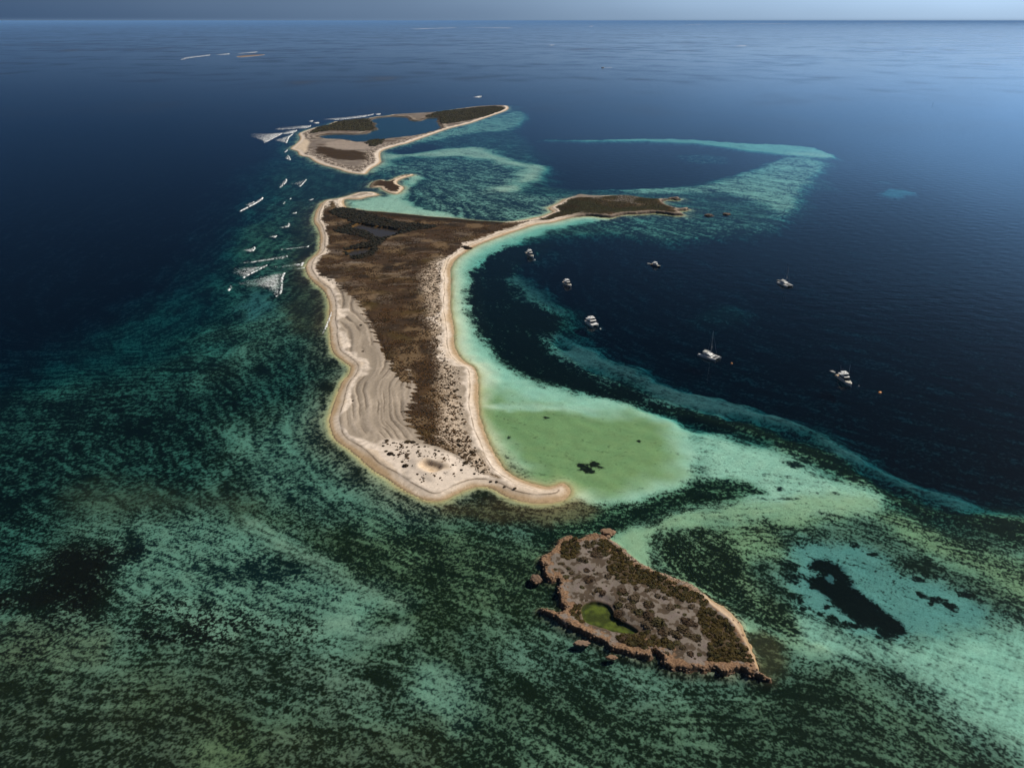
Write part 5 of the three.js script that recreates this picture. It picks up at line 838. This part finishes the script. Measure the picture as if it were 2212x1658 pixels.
// A hull lofted through stations; bow at +x.
function hullGeometry(L, B, free, draft, bowRise, fullness = 2.6, transom = 0.9) {
  const N = 22, rows = [], pos = [], idx = [];
  for (let i = 0; i <= N; i++) {
    const t = i / N, x = -L / 2 + L * t, w = B / 2 * (transom + (1 - transom) * Math.min(1, t * 2.5)) * Math.pow(Math.max(0, 1 - Math.pow(Math.max(0, (t - 0.35) / 0.65), fullness)), 0.75);
    const sheer = free + bowRise * Math.pow(t, 2.2), flare = 0.90 - 0.28 * t * t, rake = 0.06 * L * Math.pow(t, 5), keel = -draft * (1 - 0.75 * Math.pow(t, 4));
    rows.push([[x + rake, sheer, w], [x + rake * 0.6, sheer * 0.45, w * mix(1, flare, 0.6)], [x, 0.05, w * flare], [x - rake * 0.2, keel * 0.6, w * flare * 0.72], [x - rake * 0.3, keel, 0]]);
  }
  const side = 5, strip = 9;
  for (const r of rows) { for (let k = 0; k < side; k++) pos.push(...r[k]); for (let k = side - 2; k >= 0; k--) pos.push(r[k][0], r[k][1], -r[k][2]); }
  for (let i = 0; i < N; i++) for (let k = 0; k < strip - 1; k++) { const a = i * strip + k, b = a + strip; idx.push(a, a + 1, b, b, a + 1, b + 1); }
  for (let k = 1; k < strip - 1; k++) idx.push(0, k + 1, k);      // transom
  const g = new THREE.BufferGeometry(); g.setAttribute('position', new THREE.Float32BufferAttribute(pos, 3)); g.setIndex(idx); g.computeVertexNormals();
  const dp = [], di = [];                                             // deck just under the sheer
  for (const r of rows) dp.push(r[0][0], r[0][1] - 0.08, r[0][2] * 0.97, r[0][0], r[0][1] - 0.02, 0, r[0][0], r[0][1] - 0.08, -r[0][2] * 0.97);
  for (let i = 0; i < N; i++) for (let k = 0; k < 2; k++) { const a = i * 3 + k, b = a + 3; di.push(a, b, a + 1, b, b + 1, a + 1); }
  const d = new THREE.BufferGeometry(); d.setAttribute('position', new THREE.Float32BufferAttribute(dp, 3)); d.setIndex(di); d.computeVertexNormals();
  return [g, d];
}
// A side profile (x, y pairs) given width; narrows by `tuck` per metre upwards and towards the bow.
function cabin(profile, width, tuck = 0.06, bevel = 0.08, nose = 0) {
  const sh = new THREE.Shape(profile.map(([x, y]) => new THREE.Vector2(x, y))), g = new THREE.ExtrudeGeometry(sh, { depth: width - 2 * bevel, bevelEnabled: true, bevelSize: bevel * 0.7, bevelThickness: bevel, bevelSegments: 2, steps: 4 });
  g.translate(0, 0, -(width - 2 * bevel) / 2); const p = g.attributes.position, y0 = Math.min(...profile.map((q) => q[1])), xs = profile.map((q) => q[0]), x0 = Math.min(...xs), x1 = Math.max(...xs);
  for (let i = 0; i < p.count; i++) { const k = 1 - tuck * (p.getY(i) - y0) - nose * Math.pow((p.getX(i) - x0) / (x1 - x0), 2); p.setZ(i, p.getZ(i) * k); }
  g.computeVertexNormals(); return g;
}
const tube = (pts, r, seg = 16) => new THREE.TubeGeometry(new THREE.CatmullRomCurve3(pts.map((p) => new THREE.Vector3(...p))), seg, r, 6);
const block = (x, y, z, w, h, d) => new THREE.BoxGeometry(w, h, d).translate(x, y, z);

function motorYacht(label, at, turn, L, o = {}) {
  const t = thing('motor_yacht', label, 'boat', [at[0], 0, at[1]], turn, 'boats moored in the bay'), B = L * (o.beam ?? 0.31), f = L * 0.095, s = L / 14;
  const [hull, deck] = hullGeometry(L, B, f, 0.6, f * 0.55, o.full ?? 2.4, 0.88);
  const h = part(t, 'hull', hull, o.hull ?? white); part(h, 'boot_stripe', hullGeometry(L * 0.995, B * 0.995, 0.22, 0.55, 0.05, o.full ?? 2.4, 0.88)[0].scale(1, 1, 0.93), antifoul);
  part(t, 'deck', deck, cream);
  const y = f - 0.05, ch = 1.75 * s;
  part(t, 'cockpit_floor', block(-L * 0.37, y + 0.03, 0, L * 0.2, 0.06, B * 0.78), teak);
  part(t, 'swim_platform', block(-L * 0.53, 0.32, 0, L * 0.07, 0.12, B * 0.8), teak);
  // saloon with a raked windscreen
  const sal = part(t, 'cabin', cabin([[-L * 0.27, y - 0.1], [L * 0.24, y - 0.05], [L * 0.20, y + 0.35 * s], [L * 0.07, y + ch], [-L * 0.29, y + ch]], B * 0.76, 0.05, 0.1, 0.16), white);
  part(sal, 'windscreen', cabin([[L * 0.195, y + 0.45 * s], [L * 0.215, y + 0.45 * s], [L * 0.105, y + ch * 0.9], [L * 0.085, y + ch * 0.9]], B * 0.70, 0.05, 0.03, 0), glassDark);
  for (const k of [-1, 1]) { const w = part(sal, 'side_window', cabin([[-L * 0.24, y + ch * 0.48], [L * 0.14, y + ch * 0.48], [L * 0.08, y + ch * 0.86], [-L * 0.26, y + ch * 0.86]], 0.08, 0, 0.02), glassDark); w.position.z = k * B * 0.35; w.rotation.y = k * 0.035; }
  const roof = y + ch;
  part(t, 'flybridge', cabin([[-L * 0.36, roof - 0.02], [L * 0.10, roof - 0.02], [L * 0.13, roof + 0.35 * s], [L * 0.05, roof + 0.75 * s], [L * 0.0, roof + 0.7 * s], [-L * 0.02, roof + 0.2 * s], [-L * 0.36, roof + 0.16 * s]], B * 0.80, 0.03, 0.08, 0.14), white);
  part(t, 'helm_seat', block(-L * 0.08, roof + 0.55 * s, 0, 0.6 * s, 0.7 * s, B * 0.45), cream);
  part(t, 'flybridge_floor', block(-L * 0.2, roof + 0.2 * s, 0, L * 0.26, 0.04, B * 0.6), rubberGrey);
  if (o.hardtop !== false) {
    const top = part(t, 'hardtop', cabin([[-L * 0.25, roof + 1.75 * s], [L * 0.06, roof + 1.8 * s], [L * 0.05, roof + 1.95 * s], [-L * 0.24, roof + 1.92 * s]], B * 0.72, 0.05, 0.08, 0.12), o.top ?? white);
    for (const k of [-1, 1]) { part(top, 'hatch', block(-L * 0.06, roof + 1.97 * s, k * B * 0.15, 0.7 * s, 0.06, 0.55 * s), glassDark); part(t, 'hardtop_post', tube([[-L * 0.24, roof + 0.15, k * B * 0.32], [-L * 0.20, roof + 1.0 * s, k * B * 0.31], [-L * 0.16, roof + 1.85 * s, k * B * 0.29]], 0.07), white); part(t, 'hardtop_strut', tube([[L * 0.03, roof + 0.7 * s, k * B * 0.3], [L * 0.02, roof + 1.3 * s, k * B * 0.29], [L * 0.0, roof + 1.85 * s, k * B * 0.28]], 0.05), white); }
    part(t, 'bridge_screen', cabin([[L * 0.06, roof + 0.7 * s], [L * 0.075, roof + 0.7 * s], [L * 0.055, roof + 1.78 * s], [L * 0.04, roof + 1.78 * s]], B * 0.6, 0.05, 0.03), glassDark);
    part(t, 'radar_dome', new THREE.SphereGeometry(0.32 * s, 14, 10).scale(1, 0.55, 1).translate(-L * 0.12, roof + 2.15 * s, 0), white);
  } else part(t, 'targa_arch', tube([[-L * 0.22, roof, -B * 0.36], [-L * 0.26, roof + 1.1 * s, -B * 0.32], [-L * 0.27, roof + 1.35 * s, 0], [-L * 0.26, roof + 1.1 * s, B * 0.32], [-L * 0.22, roof, B * 0.36]], 0.14, 24), white);
  part(t, 'foredeck_hatch', block(L * 0.30, f * 1.24 + 0.04, 0, 0.75 * s, 0.10, 0.75 * s), glassDark);
  part(t, 'windlass', block(L * 0.42, f * 1.42, 0, 0.5 * s, 0.25, 0.4 * s), darkGrey);
  const rail = []; for (let i = 0; i <= 10; i++) { const a = i / 10, u = 0.18 + 0.84 * Math.sin(a * Math.PI); rail.push([L * (-0.08 + 0.6 * Math.sin(a * Math.PI)), f + f * 0.55 * Math.pow(0.42 + 0.58 * Math.sin(a * Math.PI), 2.2) + 0.65 * s, (a - 0.5) * -2 * B * 0.46 * Math.pow(Math.abs(a - 0.5) * 2, 0.35) * 0.95 * (u > 0 ? 1 : 1) ]); }
  part(t, 'bow_rail', tube(rail, 0.035, 40), steel);
  for (const k of [-1, 1]) for (const q of [0.05, 0.2, 0.35]) part(t, 'rail_post', tube([[L * q, f * (1 + 0.55 * Math.pow(q + 0.5, 2.2)), k * B * 0.46 * (1 - Math.pow(Math.max(0, (q + 0.15) / 0.65), 2.4))], [L * q, f * (1 + 0.55 * Math.pow(q + 0.5, 2.2)) + 0.65 * s, k * B * 0.44 * (1 - Math.pow(Math.max(0, (q + 0.15) / 0.65), 2.4))]], 0.03, 3), steel);
  if (o.riggers) for (const k of [-1, 1]) part(t, 'outrigger', tube([[-L * 0.05, roof + 0.3, k * B * 0.45], [-L * 0.10, roof + 3.2 * s, k * B * 0.55], [-L * 0.15, roof + 6.2 * s, k * B * 0.62]], 0.06, 8), steel);
  part(t, 'aerial', tube([[-L * 0.15, roof + 1.5 * s, B * 0.2], [-L * 0.16, roof + 3 * s, B * 0.2], [-L * 0.17, roof + 4 * s, B * 0.2]], 0.03, 4), white);
  return shade(t);
}
function powerCat(label, at, turn, L) {                    // broad flat bow, two hulls, three white decks one above the other
  const t = thing('power_catamaran', label, 'boat', [at[0], 0, at[1]], turn, 'boats moored in the bay'), B = L * 0.50, f = 1.5, s = L / 12;
  for (const k of [-1, 1]) { const [h, d] = hullGeometry(L, B * 0.30, f, 0.7, 0.35, 3, 0.9); part(t, 'hull', h, white).position.z = k * B * 0.36; part(t, 'side_deck', d, cream).position.z = k * B * 0.36; }
  part(t, 'bridge_deck', cabin([[-L * 0.47, 0.8], [L * 0.40, 1.0], [L * 0.46, f + 0.30], [-L * 0.47, f]], B * 0.98, 0, 0.08, 0.04), white);
  const sal = part(t, 'cabin', cabin([[-L * 0.36, f], [L * 0.22, f + 0.2], [L * 0.16, f + 0.7 * s], [L * 0.10, f + 1.9 * s], [-L * 0.38, f + 1.9 * s]], B * 0.80, 0.04, 0.1, 0.08), white);
  part(sal, 'windscreen', cabin([[L * 0.165, f + 0.75 * s], [L * 0.185, f + 0.75 * s], [L * 0.135, f + 1.75 * s], [L * 0.115, f + 1.75 * s]], B * 0.74, 0.04, 0.03), glassDark);
  for (const k of [-1, 1]) part(sal, 'side_window', block(-L * 0.12, f + 1.2 * s, k * B * 0.395, L * 0.40, 0.7 * s, 0.08), glassDark);
  const r = f + 1.9 * s;
  part(t, 'upper_deck', cabin([[-L * 0.44, r], [L * 0.16, r], [L * 0.20, r + 0.4 * s], [L * 0.12, r + 0.6 * s], [-L * 0.44, r + 0.25 * s]], B * 0.88, 0.02, 0.08, 0.1), white);
  part(t, 'bridge_screen', cabin([[L * 0.09, r + 0.55 * s], [L * 0.11, r + 0.55 * s], [L * 0.06, r + 1.7 * s], [L * 0.04, r + 1.7 * s]], B * 0.62, 0.03, 0.03), glassDark);
  const top = part(t, 'hardtop', cabin([[-L * 0.30, r + 1.85 * s], [L * 0.08, r + 1.85 * s], [L * 0.06, r + 2.05 * s], [-L * 0.28, r + 2.02 * s]], B * 0.74, 0.02, 0.08, 0.1), white);
  for (const k of [-1, 1]) { part(top, 'hatch', block(-L * 0.08, r + 2.07 * s, k * B * 0.16, 0.8 * s, 0.07, 0.6 * s), glassDark); part(t, 'hardtop_post', tube([[-L * 0.28, r, k * B * 0.34], [-L * 0.27, r + 1, k * B * 0.33], [-L * 0.25, r + 1.9 * s, k * B * 0.32]], 0.07), white); }
  part(t, 'radar_dome', new THREE.SphereGeometry(0.35 * s, 14, 10).scale(1, 0.6, 1).translate(-L * 0.14, r + 2.3 * s, 0), white);
  part(t, 'bow_rail', tube([[L * 0.05, f + 1.0, B * 0.48], [L * 0.40, f + 1.1, B * 0.44], [L * 0.48, f + 1.15, B * 0.3], [L * 0.49, f + 1.15, 0], [L * 0.48, f + 1.15, -B * 0.3], [L * 0.40, f + 1.1, -B * 0.44], [L * 0.05, f + 1.0, -B * 0.48]], 0.035, 40), steel);
  part(t, 'cockpit_floor', block(-L * 0.44, f + 0.03, 0, L * 0.12, 0.06, B * 0.7), teak);
  return shade(t);
}
function sailingCat(label, at, turn, L, mastH) {
  const t = thing('sailing_catamaran', label, 'boat', [at[0], 0, at[1]], turn, 'boats moored in the bay'), B = L * 0.54, f = 1.35, s = L / 13;
  for (const k of [-1, 1]) { const [h, d] = hullGeometry(L, B * 0.20, f, 0.8, 0.25, 2.6, 0.75); const hull = part(t, 'hull', h, white); hull.position.z = k * B * 0.40; part(hull, 'hull_window', block(0, f * 0.62, k * B * 0.096, L * 0.36, 0.22, 0.06), glassDark); part(t, 'side_deck', d, white).position.z = k * B * 0.40; part(t, 'stern_step', block(-L * 0.5, 0.45, k * B * 0.40, L * 0.06, 0.3, B * 0.15), white); }
  part(t, 'bridge_deck', cabin([[-L * 0.36, 0.75], [L * 0.18, 0.8], [L * 0.20, f + 0.02], [-L * 0.36, f]], B * 0.80, 0, 0.06), white);
  const roof = part(t, 'cabin', cabin([[-L * 0.20, f], [L * 0.20, f], [L * 0.13, f + 0.7 * s], [L * 0.06, f + 1.15 * s], [-L * 0.22, f + 1.2 * s]], B * 0.64, 0.06, 0.1, 0.14), white);
  part(roof, 'windscreen', cabin([[L * 0.15, f + 0.35 * s], [L * 0.185, f + 0.35 * s], [L * 0.09, f + 1.02 * s], [L * 0.055, f + 1.02 * s]], B * 0.62, 0.05, 0.04, 0.05), glassDark);
  for (const k of [-1, 1]) part(roof, 'side_window', block(-L * 0.06, f + 0.68 * s, k * B * 0.315, L * 0.24, 0.42 * s, 0.09), glassDark);
  part(t, 'cockpit_floor', block(-L * 0.29, f + 0.02, 0, L * 0.15, 0.06, B * 0.58), darkGrey);
  const bim = part(t, 'bimini', cabin([[-L * 0.34, f + 1.95 * s], [-L * 0.10, f + 2.0 * s], [-L * 0.10, f + 2.1 * s], [-L * 0.34, f + 2.05 * s]], B * 0.5, 0, 0.05), canvas);
  for (const k of [-1, 1]) for (const x of [-0.33, -0.12]) part(bim, 'bimini_post', tube([[L * x, f, k * B * 0.24], [L * x, f + 1, k * B * 0.24], [L * x, f + 1.95 * s, k * B * 0.24]], 0.04, 4), steel);
  part(t, 'trampoline', block(L * 0.32, f - 0.02, 0, L * 0.22, 0.04, B * 0.60), darkGrey);
  part(t, 'cross_beam', tube([[L * 0.44, f + 0.12, B * 0.40], [L * 0.445, f + 0.12, 0], [L * 0.44, f + 0.12, -B * 0.40]], 0.14, 12), white);
  part(t, 'longeron', tube([[L * 0.2, f + 0.08, 0], [L * 0.35, f + 0.1, 0], [L * 0.52, f + 0.15, 0]], 0.1, 8), white);
  const mx = L * 0.05, mast = part(t, 'mast', new THREE.CylinderGeometry(0.09, 0.14, mastH, 10).translate(mx, f + mastH / 2, 0), steel);
  part(mast, 'radar_dome', new THREE.SphereGeometry(0.34, 12, 10).scale(1, 0.7, 1).translate(mx + 0.4, f + mastH * 0.36, 0), white);
  for (const q of [0.45, 0.72]) part(mast, 'spreader', block(mx, f + mastH * q, 0, 0.1, 0.06, 1.8 * s), steel);
  const boom = part(t, 'boom', new THREE.CylinderGeometry(0.1, 0.1, L * 0.40, 8).rotateZ(Math.PI / 2).translate(mx - L * 0.20, f + 2.5 * s, 0), steel);
  part(boom, 'furled_sail', new THREE.CapsuleGeometry(0.26, L * 0.34, 4, 10).rotateZ(Math.PI / 2).translate(mx - L * 0.19, f + 2.75 * s, 0), canvas);
  const stay = (a, b) => part(t, 'stay', tube([a, [(a[0] + b[0]) / 2, (a[1] + b[1]) / 2, (a[2] + b[2]) / 2], b], 0.022, 3), steel);
  stay([mx, f + mastH * 0.96, 0], [L * 0.44, f + 0.2, 0]); for (const k of [-1, 1]) stay([mx, f + mastH * 0.94, 0], [mx - L * 0.08, f, k * B * 0.46]);
  return shade(t);
}
function dinghy(label, at, turn, L = 3.4, y = 0) {
  const t = thing('dinghy', label, 'dinghy', [at[0], y, at[1]], turn, 'dinghies behind the moored boats'), w = L * 0.24;
  part(t, 'inflatable_tube', tube([[-L / 2, 0.3, -w], [0, 0.3, -w], [L * 0.35, 0.38, -w * 0.6], [L * 0.5, 0.45, 0], [L * 0.35, 0.38, w * 0.6], [0, 0.3, w], [-L / 2, 0.3, w]], 0.21, 32), buoyWhite);
  part(t, 'floor', block(-L * 0.06, 0.2, 0, L * 0.8, 0.08, w * 1.7), rubberGrey); part(t, 'seat', block(-L * 0.1, 0.42, 0, 0.25, 0.07, w * 1.8), white);
  part(t, 'outboard_motor', new THREE.CapsuleGeometry(0.16, 0.3, 4, 8).translate(-L * 0.53, 0.62, 0), darkGrey);
  return shade(t);
}
function buoy(label, at, m, r = 0.6, long = 1) {
  const t = thing('mooring_buoy', label, 'buoy', [at[0], 0, at[1]], 0.6, 'mooring buoys in the bay');
  const body = part(t, 'float', new THREE.SphereGeometry(r, 18, 12).scale(long, 0.8, 1).translate(0, r * 0.25, 0), m); part(body, 'ring', new THREE.TorusGeometry(r * 0.25, r * 0.06, 6, 14).translate(0, r * 1.15, 0), steel);
  part(t, 'band', new THREE.CylinderGeometry(r * 1.01 , r * 1.01, r * 0.2, 18, 1, true).scale(long, 1, 1).translate(0, r * 0.25, 0), buoyWhite);
  shade(t);
}
const deg = (a) => a * rad;
motorYacht('white flybridge yacht at the head of the bay, nearest the beach', [18.9, -776], deg(-72), 17, { beam: 0.29 });
motorYacht('compact white cruiser with a low arch, second nearest the beach', [51.1, -680], deg(-68), 13.5, { beam: 0.36, full: 2.8 });
motorYacht('small white cruiser with a dinghy trailing behind, farthest out in the middle of the bay', [142.6, -740], deg(-52), 11, { hull: navy, beam: 0.33 });
powerCat('broad-bowed white power catamaran above the pale sand slope', [63.9, -578], deg(-68), 13);
sailingCat('sailing catamaran with a tender astern, rightmost of the far boats', [251.3, -679.6], deg(-70), 14, 17);
sailingCat('sailing catamaran with a tall mast in the middle of the bay', [142.8, -511.9], deg(-48), 14.5, 19);
motorYacht('white game-fishing yacht with two outriggers, nearest and rightmost of the boats', [224.3, -470.5], deg(-84), 16.5, { riggers: true, beam: 0.33, full: 2.2 });
dinghy('small dinghy on a line behind the cruiser in the middle of the bay', [137.0, -747.6], deg(-40));
dinghy('dinghy floating behind the rightmost far catamaran', [249.6, -692.5], deg(-60));
dinghy('inflatable tender behind the game-fishing yacht with outriggers', [222.2, -485.6], deg(-74), 4);
dinghy('dinghy tied behind the yacht nearest the beach', [15.0, -788.5], deg(-72));
buoy('tiny white buoy off the bow of the yacht nearest the beach', [23.1, -761.3], buoyWhite, 0.75);
buoy('white buoy off the bow of the broad power catamaran', [69.6, -567.4], buoyWhite, 0.75);
buoy('pale orange buoy in front of the tall-masted sailing catamaran', [155.8, -500.0], orange, 0.75);
buoy('bright orange buoy, the large one in front of the game-fishing yacht', [240.5, -452.8], orange, 0.85, 1.7);
buoy('small grey buoy just off the bow of the game-fishing yacht', [230.9, -463.0], rubberGrey, 0.5);
{ // the speedboat far out, and its wake
  const t = thing('speedboat', 'distant white boat on the open sea towards the horizon', 'boat', [467, 0, -4274], deg(-150)), [h, d] = hullGeometry(18, 5.5, 1.7, 0.6, 1, 2.4, 0.9);
  part(t, 'hull', h, white); part(t, 'deck', d, cream); part(t, 'cabin', cabin([[-4, 1.6], [4, 1.6], [2, 4.6], [-4.5, 4.6]], 4, 0.05), white); part(t, 'windscreen', block(2.8, 3.6, 0, 0.6, 1.2, 3.2), glassDark);
  const p = new THREE.BufferGeometry(), v = [], ix = []; for (let i = 0; i <= 30; i++) { const x = -9 - i * 1.6, w = 1.4 + i * 0.12; v.push(x, 0.15 + 0.15 * noise(i, 3), -w + noise(i * 0.7, 1), x, 0.3, 0, x, 0.15, w + noise(i * 0.7, 8)); if (i < 30) for (let k = 0; k < 2; k++) { const a = i * 3 + k; ix.push(a, a + 1, a + 3, a + 1, a + 4, a + 3); } }
  p.setAttribute('position', new THREE.Float32BufferAttribute(v, 3)); p.setIndex(ix); p.computeVertexNormals(); const w = new THREE.Mesh(p, std([0.85, 0.87, 0.9], 0.9)); w.name = 'boat_wake'; w.position.set(467, 0, -4274); w.rotation.y = deg(-150); scene.add(tag(w, 'white wake behind the distant boat on the open sea', 'wake')); shade(t); shade(w);
}
{ // beacon post
  const t = thing('channel_marker', 'thin dark beacon post standing in the sea far right', 'marker', [1209.9, 0, -2344.3]);
  part(t, 'post', new THREE.CylinderGeometry(0.3, 0.35, 8, 8).translate(0, 1.5, 0), darkGrey); part(t, 'top_mark', new THREE.CylinderGeometry(0.8, 0.8, 1.6, 10).translate(0, 6, 0), darkGrey); shade(t);
}


renderer.render(scene, camera);
